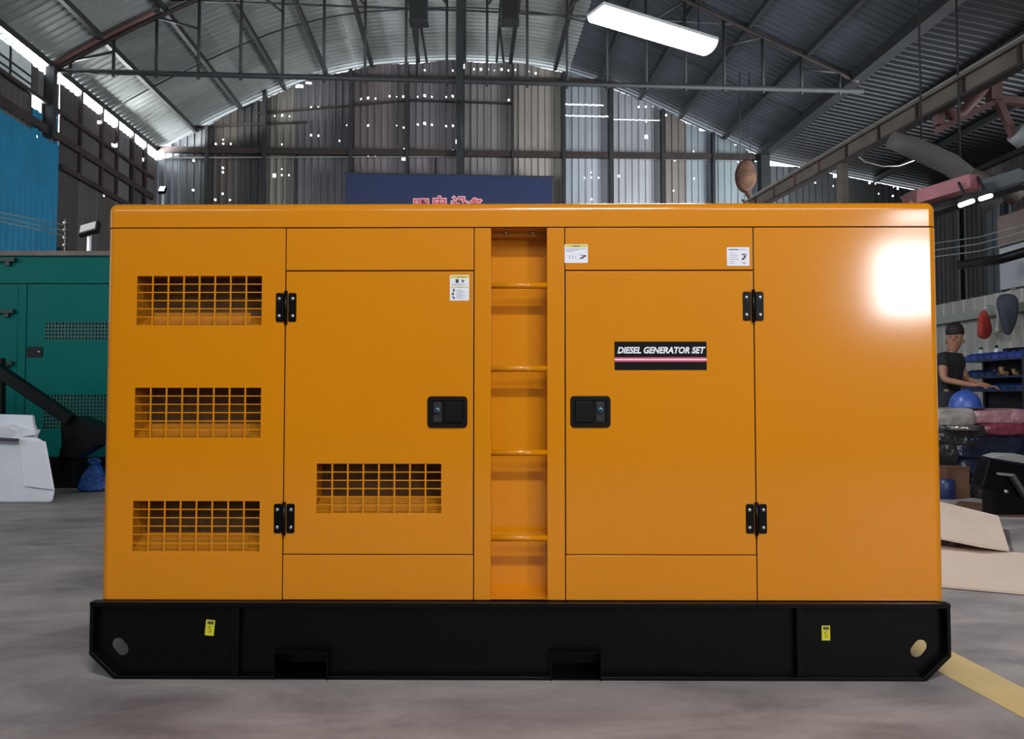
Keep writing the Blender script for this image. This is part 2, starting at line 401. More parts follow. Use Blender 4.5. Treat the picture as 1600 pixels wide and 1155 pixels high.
u, zt = hv(719, 96, DB - .1); MB().box(u - .1, u + .1, DB - .38, DB - .08, 0, zt - .05).build('column', M_STEELD, wb)
u, zt = hv(1190, 246, DB - .1); MB().box(u - .13, u + .13, DB - .4, DB - .08, 0, zt + .1).build('column', M_STEELD, wb)
for x in (462, 680):
    u, _ = hv(x, 240, DB); MB().box(u - .03, u + .03, DB - .12, DB - .06, 0, ZG).build('column', M_STEELD, wb)

# ---- left wall, seen edge-on
wl = empty('wall_left', (0, 0, 0), YAW); tag(wl, kind='structure')
pL = lambda a, z, off: (ULW + off, a, z)
lh = []
for x, y, r in [(57, 214, 3.4), (57, 163, 15), (176, 227, 4), (183, 220, 3), (154, 192, 4), (88, 183, 2), (162, 306, 2), (224, 250, 4), (298, 293, 3)]:
    v, z = hu(x, y, ULW); s = r * v / F_PX / 2; lh.append((v, z, s * 1.8, s * 1.2))
v16 = hu(72, 120, ULW)[0]
vt, ztb = hu(90, 228, ULW); ZBLUE = ztb
dk = [sheetmat((84, 80, 80), 'l0'), sheetmat((74, 68, 66), 'l1'), sheetmat((92, 90, 92), 'l2'), sheetmat((66, 62, 60), 'l3')]
mblue = mat('blue_sheet', (30, 122, 158), .4, .1, noise=(1.4, .12))
mpoly = mat('polycarbonate_strip', (190, 200, 200), .5, noise=(3, .2))
a = FRONT_V
k = 0
while a < DB - .05:
    b = min(a + .9, DB); k += 1
    if a < vt and b > vt: b = vt
    if a < v16 - .3 and b > v16 - .3 and b != vt: b = v16 - .3
    near = b <= vt + .01
    if near:
        sheet('wall_sheet', mblue, wl, a, b, 0, lambda z: ZBLUE, pL, lh)
        sheet('wall_sheet', dk[k % 4], wl, a, b, ZBLUE, lambda z: 7.15 if b <= 15.9 else EAVE - .25, lambda a_, z_, o_: (ULW - .02 + o_, a_, z_), lh)
    else:
        tp = EAVE - .20 - .04 * (k % 3)
        sheet('wall_sheet', dk[k % 4], wl, a, b, 0, lambda z, tp=tp: tp, pL, lh)
    a = b
MB().box(ULW - .04, ULW, FRONT_V, 15.75, 7.15, 7.78).build('translucent_strip', mpoly, wl)
for v in [FRONT_V + .6 * i for i in range(36)]:
    if v < 15.7: MB().box(ULW, ULW + .03, v, v + .03, 7.15, 7.78).build('glazing_bar', M_STEELD, wl)
for z in (7.3, 7.46): MB().box(ULW, ULW + .03, FRONT_V, 15.75, z, z + .03).build('glazing_bar', M_STEELD, wl)
for z, h in ((ZBLUE + .08, .16), (7.08, .08), (5.9, .12), (4.1, .1), (2.3, .1)):
    v0 = FRONT_V if z > ZBLUE else vt
    MB().box(ULW + .03, ULW + .11, v0, DB - .4, z, z + h).build('girt', M_RUSTY, wl)
for v in (v16, v16 - 5.8, v16 - 11.6, v16 - 17.4):
    MB().box(ULW + .02, ULW + .2, v - .07, v + .07, (ZBLUE if v < v16 + .1 else 0), EAVE - .1).build('column', M_STEELD, wl)
for v in (17.6, 18.6, 19.4, 20.3, 21.1):
    MB().box(ULW + .03, ULW + .10, v - .04, v + .04, 5.9, EAVE - .05).build('column', M_RUSTY, wl)

# ---- right walls: low workshop partition and the far aisle wall
wr = empty('wall_right', (0, 0, 0), YAW); tag(wr, kind='structure')
pR = lambda a, z, off: (UR2 - off, a, z)
ztr = AISLE[1][1] + .10
a = FRONT_V; k = 0
while a < DB - .05:
    b = min(a + 1.0, DB); k += 1
    sheet('wall_sheet', dk[k % 4], wr, a, b, 0, lambda z: ztr, pR)
    a = b
UP = hu(1570, 480, 6.28)[0] and 6.28
v1_, zp_ = hu(1600, 446, UP)
ZPT = hu(1600, 360, UP)[1]
prt = empty('wall_partition', (0, 0, 0), YAW); tag(prt, kind='structure')
pw = [sheetmat((150, 148, 142), 'p0'), sheetmat((140, 138, 134), 'p1'), sheetmat((156, 155, 150), 'p2')]
a = 6.5; k = 0
while a < 11.6:
    b = a + .8; k += 1
    sheet('wall_sheet', pw[k % 3], prt, a, b, 0, lambda z: hu(1560, 458, UP)[1], lambda a_, z_, o_: (UP - o_ * .6, a_, z_))
    a = b
vg, zg = hu(1500, 497, UP)
MB().box(UP - .10, UP - .02, 6.5, 11.6, zg - .05, zg + .05).build('girt', mat('galvanised_channel', (150, 156, 150), .4, .5), prt)
# aisle cladding seen above the partition
v2, z2 = hu(1580, 330, UP + .35)
MB().box(UP + .30, UP + .34, 6.0, v2 + .15, hu(1590, 448, UP + .3)[1], hu(1590, 381, UP + .3)[1]).build('white_panel', mat('white_cladding', (165, 170, 176), .5, noise=(2, .1)), prt)
MB().box(UP + .28, UP + .32, 6.0, v2 + .15, hu(1590, 381, UP + .3)[1] + .02, hu(1590, 330, UP + .3)[1]).build('brown_panel', mat('brown_cladding', (112, 98, 92), .6, noise=(2, .2)), prt)
# front wall behind the photographer, its high windows added for fill light
wf = empty('wall_front', (0, 0, 0), YAW); tag(wf, kind='structure')
xs = sorted({ULW - .2, UR2 + .2} | {q for w_ in WIN for q in w_[:2]}); zs = sorted({0.0, EAVE + 3.6} | {q for w_ in WIN for q in w_[2:]})
mb = MB()
for x0, x1 in zip(xs, xs[1:]):
    for z0, z1 in zip(zs, zs[1:]):
        cx, cz = (x0 + x1) / 2, (z0 + z1) / 2
        if any(w_[0] < cx < w_[1] and w_[2] < cz < w_[3] for w_ in WIN): continue
        mb.box(x0, x1, FRONT_V - .1, FRONT_V, z0, z1)
mb.build('wall_cladding', sheetmat((80, 80, 82), 'f'), wf)
for k, (a, b, z0, z1) in enumerate(WIN):
    wn = empty('window_%d' % (k + 1), hall((a + b) / 2, FRONT_V, z0), YAW); tag(wn, kind='structure')
    h = (b - a) / 2; H = z1 - z0; mb = MB()
    mb.box(-h, h, -.08, .02, -.06, 0).box(-h, h, -.08, .02, H, H + .06).box(-h - .06, -h, -.08, .02, -.06, H + .06).box(h, h + .06, -.08, .02, -.06, H + .06)
    mb.build('window_frame', M_STEELD, wn)

# ---- roof truss nearest the gable, and one more towards the camera
def truss(v, label):
    t = empty('roof_truss', (0, 0, 0), YAW, label, 'truss', 'steel roof trusses')
    MB().tube([(u, v, z - .22) for u, z in ARC], .05, 8).build('top_chord', M_RUSTY, t)
    MB().tube([(u, v, z - .10) for u, z in ARC[:5]], .07, 8).build('haunch_plate', M_REDBR, t)
    zc = EAVE - .12
    MB().tube([(ULW + .1, v, zc), (URW + .1, v, zc)], .06, 8).build('bottom_chord', M_STEELD, t)
    n = 20; us = [ULW + (URW - ULW) * (k + .5) / n for k in range(n)]
    for k, u in enumerate(us):
        zt = lerp_prof(ARC, u) - .22
        r = .034
        MB().tube([(u, v, zc - .1), (u, v, zt)], r, 6).build('web_bar', M_STEELD, t)
    for k in range(n - 1):
        if k % 2: continue
        a_, b_ = us[k], us[k + 1]; za, zb = lerp_prof(ARC, a_) - .22, lerp_prof(ARC, b_) - .22
        if k < n / 2: MB().tube([(a_, v, za), (b_, v, zc + (zb - zc) * .6)], .027, 6).build('web_bar', M_STEELD, t)
        else: MB().tube([(b_, v, zb), (a_, v, zc + (za - zc) * .6)], .027, 6).build('web_bar', M_STEELD, t)
    u0, _ = hv(718, 60, v)
    MB().box(u0 - .075, u0 + .075, v - .07, v + .07, zc - .45, lerp_prof(ARC, u0) - .1).build('king_post', M_STEELD, t)
    MB().tube([(u0 - .02, v, zc - .3), (u0 - .12, v, zc - 1.5)], .03, 6).build('hanger', M_STEELD, t)
    MB().tube([(u0 + .03, v, zc - .3), (u0 + .06, v, zc - 1.5)], .03, 6).build('hanger', M_STEELD, t)
    MB().tube([(ULW + 1.2, v, zc + .62 + 1.0), (0, v, zc + 1.58), (URW - 2.2, v, zc + 1.45)], .022, 6).build('mid_tie', M_STEELD, t)
    return t
VT = v16 + .1
truss(VT, 'curved lattice roof truss nearest the end gable, its tie bar level across the hall')

# ================================================================== THE YELLOW GENERATOR
YG = HC * F_PX / 431.0                           # front face distance
GR = R(-0.46)
GX = at(808, 700, YG).x
gen = empty('generator_set', (GX, YG, 0), GR, 'large amber yellow soundproof generator set on a black skid base', 'generator')
GM = Matrix.Translation((GX, YG, 0)) @ Matrix.Rotation(GR, 4, 'Z'); GI = GM.inverted()
def g(px, py):                                   # pixel on the front face plane -> local (x, z)
    o = GI @ Vector((0, 0, HC)); d = GI.to_3x3() @ ray(px, py); p = o - d * (o.y / d.y); return p.x, p.z
gx = lambda px, py=643: g(px, py)[0]
gz = lambda py, px=800: g(px, py)[1]
D = 1.0                                          # depth of the set
XL, XR = gx(161), gx(1471.5)
ZB = (gz(938, 400) + gz(940, 1200)) / 2          # top of base
ZS = gz(355.5)                                   # cap seam
ZT = gz(316)
RC = .030

def weighted(o):
    for p in o.data.polygons: p.use_smooth = True
    o.data.set_sharp_from_angle(angle=R(35))
    m_ = o.modifiers.new('wn', 'WEIGHTED_NORMAL'); m_.keep_sharp = True; return o
def panel(name, prof, z0, z1, holes, parent, th=.004, y0=0):
    """prof: list of (x, y) from left to right; holes in (x0, x1, z0, z1) cut where the profile is flat"""
    xs = []
    for i, (a, b) in enumerate(zip(prof, prof[1:])):
        seg = [a]
        if abs(a[1] - b[1]) < 1e-6:
            cuts = sorted({q for h in holes for q in h[:2] if a[0] < q < b[0]})
            seg += [(c, a[1]) for c in cuts]
        xs += seg
    xs.append(prof[-1])
    zs = sorted({z0, z1} | {q for h in holes for q in h[2:]})
    mb = MB(); m = len(zs)
    mb.v = [(x, y, z) for x, y in xs for z in zs]
    for i in range(len(xs) - 1):
        for j in range(m - 1):
            cx = (xs[i][0] + xs[i + 1][0]) / 2; cz = (zs[j] + zs[j + 1]) / 2
            if any(h[0] < cx < h[1] and h[2] < cz < h[3] for h in holes): continue
            mb.f.append((i * m + j, (i + 1) * m + j, (i + 1) * m + j + 1, i * m + j + 1)); mb.m.append(0); mb.sm.append(True)
    o = mb.build(name, M_ORANGE, parent, fix=False)
    sd = o.modifiers.new('solid', 'SOLIDIFY'); sd.thickness = th; sd.offset = -1
    bv = o.modifiers.new('bevel', 'BEVEL'); bv.width = .0022; bv.segments = 2; bv.limit_method = 'ANGLE'; bv.angle_limit = R(60)
    o.modifiers.new('wn', 'WEIGHTED_NORMAL')
    return o
def grille(x0, x1, z0, z1, parent, nx=8, nz=6):
    """punched grille of 8 x 6 openings flush with the panel, a folded air duct behind it"""
    bw, bh = .0056, .0036; mb = MB()
    for i in range(1, nx):
        x = x0 + (x1 - x0) * i / nx; mb.box(x - bw / 2, x + bw / 2, .0006, .0030, z0, z1)
    for j in range(1, nz):
        z = z0 + (z1 - z0) * j / nz; mb.box(x0, x1, .0010, .0034, z - bh / 2, z + bh / 2)
    o = mb.build('grille', M_ORANGE, parent)
    d = MB(); e = .012; dp = .12
    a, b, c, f = x0 - e, x1 + e, z0 - e, z1 + e
    d.quad((a, .005, f), (a, dp, f), (b, dp, f), (b, .005, f))
    d.quad((a, .005, c), (a, dp, c + .055), (a, dp, f), (a, .005, f))
    d.quad((b, .005, c), (b, dp, c + .055), (b, dp, f), (b, .005, f))
    d.quad((a, .005, c), (b, .005, c), (b, dp, c + .055), (a, dp, c + .055))
    d.box(x0 + (x1 - x0) * .11, x1 - (x1 - x0) * .11, .028, .031, z0 - .01, z0 + (z1 - z0) * .27)
    do = d.build('air_duct', M_ORANGE_IN, parent)
    MB().box(a, b, dp, dp + .004, c + .03, f).build('shaded_duct_back', mat('brown_duct_shade', (0.10, .045, .012), .9, lin=True, noise=(30, .3)), parent)  # duct back coloured dark brown for the shade inside the grille
    return o

S1, S2, S3, S4, S5, S6, S7 = gx(444), gx(740.3), gx(767), gx(855), gx(883), gx(1180), 0
gap = .0016
arc = [(XL + RC - RC * math.cos(R(9 * k)), RC - RC * math.sin(R(9 * k))) for k in range(1, 11)]
arcr = [(XR - RC + RC * math.sin(R(9 * k)), RC - RC * math.cos(R(9 * k))) for k in range(0, 10)]
def grl(pxa, pya, pxb, pyb): a = g(pxa, pya); b = g(pxb, pyb); return (a[0], b[0], b[1], a[1])
G1, G2, G3 = grl(214.5, 431.5, 408.5, 508), grl(211, 606, 407, 684), grl(208, 783, 405, 862)
G4 = grl(495, 725, 689, 802.5)
ZS_ = ZS - gap; ZB_ = ZB + .002
lp = panel('end_panel', [(XL, D - .05), (XL, RC)] + arc + [(S1 - gap, 0)], ZB_, ZS_, [G1, G2, G3], gen)
for q in (G1, G2, G3): grille(*q, lp)
rp = panel('end_panel', [(S6 + gap, 0)] + arcr + [(XR, RC), (XR, D - .05)], ZB_, ZS_, [], gen)
MB().box(XL + .004, XR - .004, D - .05, D - .046, ZB_, ZS_).build('rear_panel', M_ORANGE, gen)
# dark inner frame behind the seams
fr = MB()
for x in (S1, S2, S5, S6): fr.box(x - .012, x + .012, .0052, .02, ZB_, ZS_)
for z in (gz(423.5), gz(867)):
    fr.box(S1 + .012, S2 - .012, .0052, .02, z - .012, z + .012); fr.box(S5 + .012, S6 - .012, .0052, .02, z - .012, z + .012)
fr.build('inner_frame', mat('seal_rubber', (40, 20, 8), .8), gen)
ZD0, ZD1 = gz(867), gz(423)
door_parts = []
for (a, b, hinge_px) in ((S1, S2, (446.5, 444)), (S5, S6, (1176, 1182))):
    panel('header_panel', [(a + gap, 0), (b - gap, 0)], ZD1 + gap * 1.4, ZS_, [], gen)
    panel('sill_panel', [(a + gap, 0), (b - gap, 0)], ZB_, ZD0 - gap, [], gen)
    left = a == S1
    dr = panel('access_door', [(a + gap * 1.6, -.0012), (b - gap * 1.6, -.0012)], ZD0 + gap, ZD1 - gap * 1.4, [G4] if left else [], gen)
    if left: grille(*G4, dr)
    # latch
    cx, cz = g(*(699, 644) if left else (922.5, 643.5)); W_, H_ = .1385, .109; sgn = -1 if left else 1
    lt = MB(); poly = rrect(cx - W_ / 2, cx + W_ / 2, cz - H_ / 2, cz + H_ / 2, .014); inn = rrect(cx - W_ * .40, cx + W_ * .40, cz - H_ * .36, cz + H_ * .36, .006)
    n = len(poly)
    vs = [(x, -.0022, z) for x, z in poly] + [(x, -.0085, z) for x, z in rrect(cx - W_ / 2 + .003, cx + W_ / 2 - .003, cz - H_ / 2 + .003, cz + H_ / 2 - .003, .012)] + [(x, -.0085, z) for x, z in inn] + [(x, -.003, z) for x, z in inn]
    lt.add(vs, [(r * n + i, r * n + (i + 1) % n, (r + 1) * n + (i + 1) % n, (r + 1) * n + i) for r in range(3) for i in range(n)] + [tuple(range(3 * n, 4 * n))])
    lo = lt.build('latch', M_BLACKM, dr)
    pa = MB(); x0, x1 = sorted((cx - sgn * W_ * .38, cx + sgn * W_ * .06)); pa.box(x0, x1, -.0095, -.004, cz - H_ * .33, cz + H_ * .33)
    po = pa.build('latch_paddle', M_BLACKM, dr, bevel=.002)
    kx = cx + sgn * W_ * .24
    MB().box(kx - .014, kx + .014, -.0065, -.004, cz - H_ * .32, cz + H_ * .32).build('latch_plate', mat('latch_plate_grey', (26, 24, 24), .5), dr, bevel=.001)
    kc = MB(); MR = Matrix.Rotation(R(90), 4, 'X')
    kc.lathe([(0, .0125), (.0085, .0125), (.0100, .011), (.0100, 0)], (kx, -.004 + .0, cz + .006), 20, 0, MR)
    kc.build('key_cylinder', mat('lock_cylinder_blue', (62, 92, 108), .35, .6), dr)
    MB().box(kx - .0012, kx + .0012, -.0178, -.0163, cz + .001, cz + .011).build('key_slot', M_BLACKM, dr)
    # hinges
    for (py, hx) in (((480.5, 447.5), (810, 444.5)) if left else ((478.5, 1176.5), (810.5, 1181.5))):
        hxx, hz = g(hx, py); hw, hh = .0355, .050
        h = MB()
        for s_ in (-1, 1):
            a0, a1 = sorted((hxx + s_ * .0075, hxx + s_ * hw)); h.prism(rrect(a0, a1, hz - hh, hz + hh, .006), -.0048, -.0014)
        ho = h.build('hinge', M_BLACK, dr, bevel=.0012)
        MB().tube([(hxx, -.0065, hz - hh - .006), (hxx, -.0065, hz + hh + .006)], .0062, 14).build('hinge_barrel', M_BLACK, dr)
        for sx_ in (-1, 1):
            for sz_ in (-1, 1):
                MB().lathe([(0, .0035), (.0030, .0035), (.0045, .0028), (.0062, .001), (.0062, 0)], (hxx + sx_ * .0235, -.0048, hz + sz_ * .0300), 14, 0, MR).build('screw', M_STEEL, dr)
    door_parts.append(dr)
# ladder bay
for (a, b) in ((S2, S3), (S4, S5)):
    panel('ladder_post', [(a + gap, 0), (b - 0, 0)] if a == S2 else [(a, 0), (b - gap, 0)], ZB_, ZS_, [], gen)
rc_ = MB(); dp = .100
rc_.quad((S3, .002, ZB_), (S3, dp, ZB_), (S3, dp, ZS_), (S3, .002, ZS_)); rc_.quad((S4, .002, ZB_), (S4, dp, ZB_), (S4, dp, ZS_), (S4, .002, ZS_))
rc_.quad((S3, dp, ZB_), (S4, dp, ZB_), (S4, dp, ZS_), (S3, dp, ZS_)); rc_.quad((S3, .002, ZS_), (S4, .002, ZS_), (S4, dp, ZS_), (S3, dp, ZS_))
rc_.quad((S3, .002, ZB_ + .002), (S4, .002, ZB_ + .002), (S4, dp, ZB_ + .006), (S3, dp, ZB_ + .006))
rc_.build('ladder_recess', M_ORANGE, gen)
for py in (445.5, 576, 708, 842):
    z = gz(py, 811); MB().tube([(S3 - .002, .013, z), (S4 + .002, .013, z)], .0112, 16).build('rung', M_ORANGE, gen)
for px in (790, 832):
    x = gx(px, 362); MB().lathe([(0, 0), (.006, 0), (.006, .008), (0, .008)], (x, .05, ZS - .012), 8).build('bolt', M_STEEL, gen)
# cap
capx0, capx1 = gx(167.5, 337), gx(1463.5, 337)
cap = MB().box(capx0, capx1, -.004, D - .04, ZS + gap, ZT).build('roof_cap', M_ORANGE, gen)
b_ = bmesh.new(); b_.from_mesh(cap.data)
eds = [e for e in b_.edges if not (abs(e.verts[0].co.z - (ZS + gap)) < 1e-5 and abs(e.verts[1].co.z - (ZS + gap)) < 1e-5)]
bmesh.ops.bevel(b_, geom=eds, offset=.030, segments=7, profile=.5, affect='EDGES')
b_.to_mesh(cap.data); b_.free(); weighted(cap)
MB().box(capx0 + .03, capx1 - .03, .06, D - .1, ZS - .02, ZS).build('roof_deck', M_ORANGE_IN, gen)

# skid base
xb0, xb1 = gx(147, 990), gx(1478.5, 995); zt_, z0_ = ZB, 0.0
def skid(y, parent):
    ch = .085; zc = .082
    # web plate, polygon with slotted hole and two pocket notches
    pk = [(gx(434, 1034), gx(514, 1034)), (gx(861, 1034), gx(937, 1034))]; pz = gz(1016, 700)
    out = [(xb0, zt_), (xb0, zc), (xb0 + ch, z0_)]
    for a, b in pk: out += [(a, z0_), (a, pz), (b, pz), (b, z0_)]
    out += [(xb1 - ch, z0_), (xb1, zc), (xb1, zt_)]
    hx0, hz0 = g(188, 1010.5); hx1, hz1 = g(1435.5, 1013.5)
    def slot(cx, cz, ang, r=.0225, l=.010, n=8):
        pts = []
        for s_ in (1, -1):
            for k in range(n + 1):
                t = R(-90 + 180 * k / n) + (0 if s_ == 1 else math.pi)
                x = s_ * l + r * math.cos(t); z = r * math.sin(t); pts.append((cx + x * math.cos(ang) - z * math.sin(ang), cz + x * math.sin(ang) + z * math.cos(ang)))
        return pts
    bm = bmesh.new()
    for loop in (out, slot(hx0, hz0, R(-50)), slot(hx1, hz1, R(50))):
        vs = [bm.verts.new((x, y, z)) for x, z in loop]
        for a, b in zip(vs, vs[1:] + vs[:1]): bm.edges.new((a, b))
    bmesh.ops.triangle_fill(bm, use_beauty=True, use_dissolve=False, edges=bm.edges[:])
    ret = bmesh.ops.extrude_face_region(bm, geom=bm.faces[:])
    bmesh.ops.translate(bm, verts=[e for e in ret['geom'] if isinstance(e, bmesh.types.BMVert)], vec=(0, .006, 0))
    bmesh.ops.recalc_face_normals(bm, faces=bm.faces)
    me = bpy.data.meshes.new('side_rail'); bm.to_mesh(me); bm.free(); me.materials.append(M_BLACK)
    o = bpy.data.objects.new('side_rail', me); C.objects.link(o); o.parent = parent
    return pk, pz, ch, zc
FY = -.030
pk, pz, ch, zc = skid(FY + .028, gen)
skid(D - .03, gen)
fl = MB()                                       # flanges proud of the web
fl.box(xb0 - .001, xb1 + .001, FY, FY + .034, zt_ - .016, zt_)
fl.build('top_flange', M_BLACK, gen, bevel=.002)
fb = MB(); T = .012
fb.box(xb0 + ch, pk[0][0], FY, FY + .034, 0, T).box(pk[0][1], pk[1][0], FY, FY + .034, 0, T).box(pk[1][1], xb1 - ch, FY, FY + .034, 0, T)
fb.build('bottom_flange', M_BLACK, gen, bevel=.002)
for s_, xe in ((1, xb0), (-1, xb1)):
    e = MB(); P = [(xe, zt_ - .016), (xe, zc), (xe + s_ * ch, 0), (xe + s_ * (ch + .010), T), (xe + s_ * .013, zc + .006), (xe + s_ * .013, zt_ - .016)]
    e.prism(P, FY, FY + .034); e.build('end_flange', M_BLACK, gen, bevel=.002)
for px in (371, 1247):
    x = gx(px, 990); MB().box(x - .014, x + .014, FY + .004, FY + .028, T, zt_ - .016).build('stiffener', M_BLACK, gen, bevel=.002)
for a, b in pk:
    p = MB()
    for x in (a - .004, b): p.box(x, x + .004, FY - .004, D - .04, 0, pz + .004)
    p.box(a, b, FY - .002, D - .04, pz, pz + .004).box(a, b, FY, D - .04, 0.002, .006)
    p.build('fork_pocket', M_BLACK, gen)
MB().box(xb0 + .30, xb1 - .30, .05, .08, .03, zt_ - .03).build('engine_bearer', M_BLACK, gen)
MB().box(xb0 + .02, xb1 - .02, .0045, D - .035, zt_ - .01, zt_ - .002).build('deck_plate', M_BLACK, gen)
for x in (xb0 + .34, xb1 - .38): MB().box(x, x + .04, .08, D - .05, .02, zt_ - .02).build('crossmember', M_BLACK, gen)

# ---- stickers and the name plate
def sticker(pxa, pya, pxb, pyb, par, marks, name='sticker', y=-.0024, base=M_WHITE, label=None):
    (x0, z1), (x1, z0) = g(pxa, pya), g(pxb, pyb)
    o = MB().prism(rrect(x0, x1, z0, z1, .003), y, y + .0006).build(name, base, par)
    if label: o['label'] = label
    mbs = {}
    for (a, b, c, d, mm) in marks:               # fractions from the top left
        mb = mbs.setdefault(mm.name, (MB(), mm))[0]
        mb.box(x0 + (x1 - x0) * a, x0 + (x1 - x0) * c, y - .0003, y, z1 - (z1 - z0) * d, z1 - (z1 - z0) * b)
    for nm, (mb, mm) in mbs.items(): tag(mb.build('printed_marks', mm, o), kind='stuff')
    return o
ln = lambda z, a=.08, b=.9, t=.018, m=M_INKL: (a, z, b, z + t, m)
hd_l, = [c for c in gen.children if c.name == 'header_panel']
dl, drr = door_parts
hp = [c for c in gen.children if c.name.startswith('header_panel')][-1]
sticker(703, 430, 733, 470, dl, [(.03, .03, .97, .12, M_YEL), (.4, .06, .8, .09, M_YELD), (.30, .16, .46, .31, M_INK), (.58, .18, .66, .22, M_INK), (.64, .2, .76, .25, M_INK), (.62, .25, .70, .30, M_INK),
        ln(.35), ln(.39, .1, .7), (.03, .46, .97, .495, M_YEL), (.35, .465, .7, .485, M_YELD), (.16, .54, .25, .66, M_INK), (.10, .70, .22, .78, M_INK), (.12, .83, .2, .88, M_INK), (.18, .86, .26, .94, M_INK)]
        + [ln(.58 + .045 * k, .34, .62 + .1 * ((k * 7) % 3), .016) for k in range(8)], label='small white and yellow warning sticker')
sticker(882, 382, 918.5, 411, hp, [(.03, .03, .97, .16, M_YEL), (.34, .07, .66, .13, M_YELD), ln(.23, .06, .95, .03), ln(.30, .06, .6, .03), ln(.37, .06, .36, .03), (.20, .6, .235, .78, M_INKL), (.33, .58, .365, .78, M_INKL), (.46, .62, .485, .78, M_INKL),
        (.64, .55, .8, .60, M_INKL), (.78, .58, .92, .68, M_INK), (.70, .68, .82, .76, M_INK), (.62, .76, .74, .79, M_INK)], y=-.0008, label='white sticker with yellow header band')
sticker(1135.5, 386.5, 1171, 415.5, hp, [(.08, .10, .5, .15, M_INK), (.5, .11, .9, .14, M_INKL)] + [ln(.31 + .11 * k, .1, (.4, .52, .46, .5, .34, .32)[k], .026, M_INKL) for k in range(6)]
        + [(.65, .36, .78, .42, M_INK), (.76, .34, .88, .48, M_INKL), (.74, .46, .84, .58, M_INK), (.66, .58, .78, .68, M_INK), (.68, .82, .84, .88, M_INKL)], y=-.0008, label='white sticker with printed table')
for (a, b, c, d, tl) in ((321.5, 968.5, 335.5, 993, 5), (1283.5, 977.5, 1296.5, 1000.5, 0)):
    x, z = g((a + c) / 2, (b + d) / 2)
    Wd, Hd = gx(c, 980) - gx(a, 980), gz(b) - gz(d)
    so = MB().box(-Wd / 2, Wd / 2, -.0006, 0, -Hd / 2, Hd / 2).build('maintenance_sticker', M_YEL, gen); so.location = (x, FY + .0278, z); so.rotation_euler = (0, R(tl), 0)
    MB().box(-Wd * .32, Wd * .36, -.0009, -.0006, Hd * .22, Hd * .42).build('printed_marks', mat('grey_ink', (70, 68, 60), .6), so)
    text('S', Hd * .62, M_YELD, so, (0, -.0008, -Hd * .12), 'printed_symbol', extr=.0002)
(x0, z1), (x1, z0) = g(960, 534), g(1104, 578)
npz = MB().box(x0, x1, -.0034, -.0018, z0, z1).build('name_plate', mat('name_plate_black', (6, 5, 5), .5, spec=.15), drr); npz['label'] = 'black plate reading DIESEL GENERATOR SET with a red stripe'
zc_ = gz(562, 1030); H = z1 - z0
for dz, hh, mm in ((0, .017, mat('stripe_crimson', (176, 52, 78), .5)), (.0, .008, mat('stripe_pink', (224, 132, 156), .5)), (.0003, .0032, mat('stripe_white', (240, 225, 232), .5))):
    q = {.017: 0, .008: 1, .0032: 2}[hh]
    MB().box(x0, x1, -.0038 - .0003 * q, -.0034 - .0003 * q, zc_ + dz - hh / 2, zc_ + dz + hh / 2).build('stripe', mm, npz)
tx = text('DIESEL GENERATOR SET', .030, mat('lettering_white', (225, 222, 226), .5), npz, ((x0 + x1) / 2, -.0040, gz(548, 1030)), 'lettering', shear=.22, bold=.0011, extr=.0003)
wd = max(v.co.x for v in tx.data.vertices) - min(v.co.x for v in tx.data.vertices)
tx.scale = ((x1 - x0) * .955 / wd, 1, 1)

# ================================================================== OVERHEAD LAMPS
M_TUBE = mat('lamp_diffuser_lit', (255, 255, 255), .5, emit=((.93, .97, 1.0), 22))
M_HOUS = mat('lamp_housing_white', (225, 228, 230), .5)
def batten(p0, p1, label, power, wdt=.19):
    p0, p1 = Vector(p0), Vector(p1); c = (p0 + p1) / 2; L = (p1 - p0).length; rz = math.atan2(p1.y - p0.y, p1.x - p0.x)
    t = empty('batten_lamp', c, rz, label, 'lamp', 'long bright batten lamps hung from the roof')
    MB().box(-L / 2, L / 2, -wdt * .5, wdt * .5, .012, .040).build('housing', M_HOUS, t, bevel=.006)
    MB().prism([(wdt * .47 * math.cos(R(a)), -.075 * math.sin(R(a)) + .0) for a in range(0, 181, 15)], -L / 2 + .01, L / 2 - .01, M=Matrix.Translation((0, 0, .012)) @ Matrix.Rotation(R(90), 4, 'Z')).build('diffuser', M_TUBE, t)
    for x in (-L * .4, L * .4): MB().tube([(x, 0, .045), (x, 0, 5.2)], .006, 6).build('hanging_cable', M_STEELD, t)
    l = bpy.data.lights.new('lamp_glow', 'AREA'); l.shape = 'RECTANGLE'; l.size = L; l.size_y = wdt; l.energy = power; l.color = (.93, .97, 1.0)
    o = bpy.data.objects.new('lamp_glow', l); C.objects.link(o); o.location = c - Vector((0, 0, .10)); o.rotation_euler = (0, 0, rz)
    return t
zl = at(932, 22, 5.6)
dl_, dr_ = ray(930, 20), ray(1108, 74)
HL = 3.05
pl = Vector((0, 0, HC)) + dl_ * (HL / dl_.z); pr = Vector((0, 0, HC)) + dr_ * (HL / dr_.z)
batten(pl, pr, 'glaring white batten lamp hanging tilted across the view above the yellow generator', 110, .24)
batten((-.1, -1.2, 4.9), (1.5, -1.5, 4.9), 'assumed white batten lamp hung behind the photographer, out of the view', 245, .16)  # unseen lamp, assumed from the shadows of the ladder rungs
# frames for the added side windows (beyond the edges of the view)
for k, (u, v0, v1, z0, z1, pw_, sg) in enumerate(SIDE):
    U = ULW if sg > 0 else UR2
    wn = empty('window_%d' % (k + 6), hall(U + sg * .08, (v0 + v1) / 2, z0), YAW); tag(wn, kind='structure')
    h = (v1 - v0) / 2; H = z1 - z0; mb = MB()
    mb.box(-.04, .06, -h, h, -.06, 0).box(-.04, .06, -h, h, H, H + .06).box(-.04, .06, -h - .06, -h, -.06, H + .06).box(-.04, .06, h, h + .06, -.06, H + .06)
    mb.build('window_frame', M_STEELD, wn)

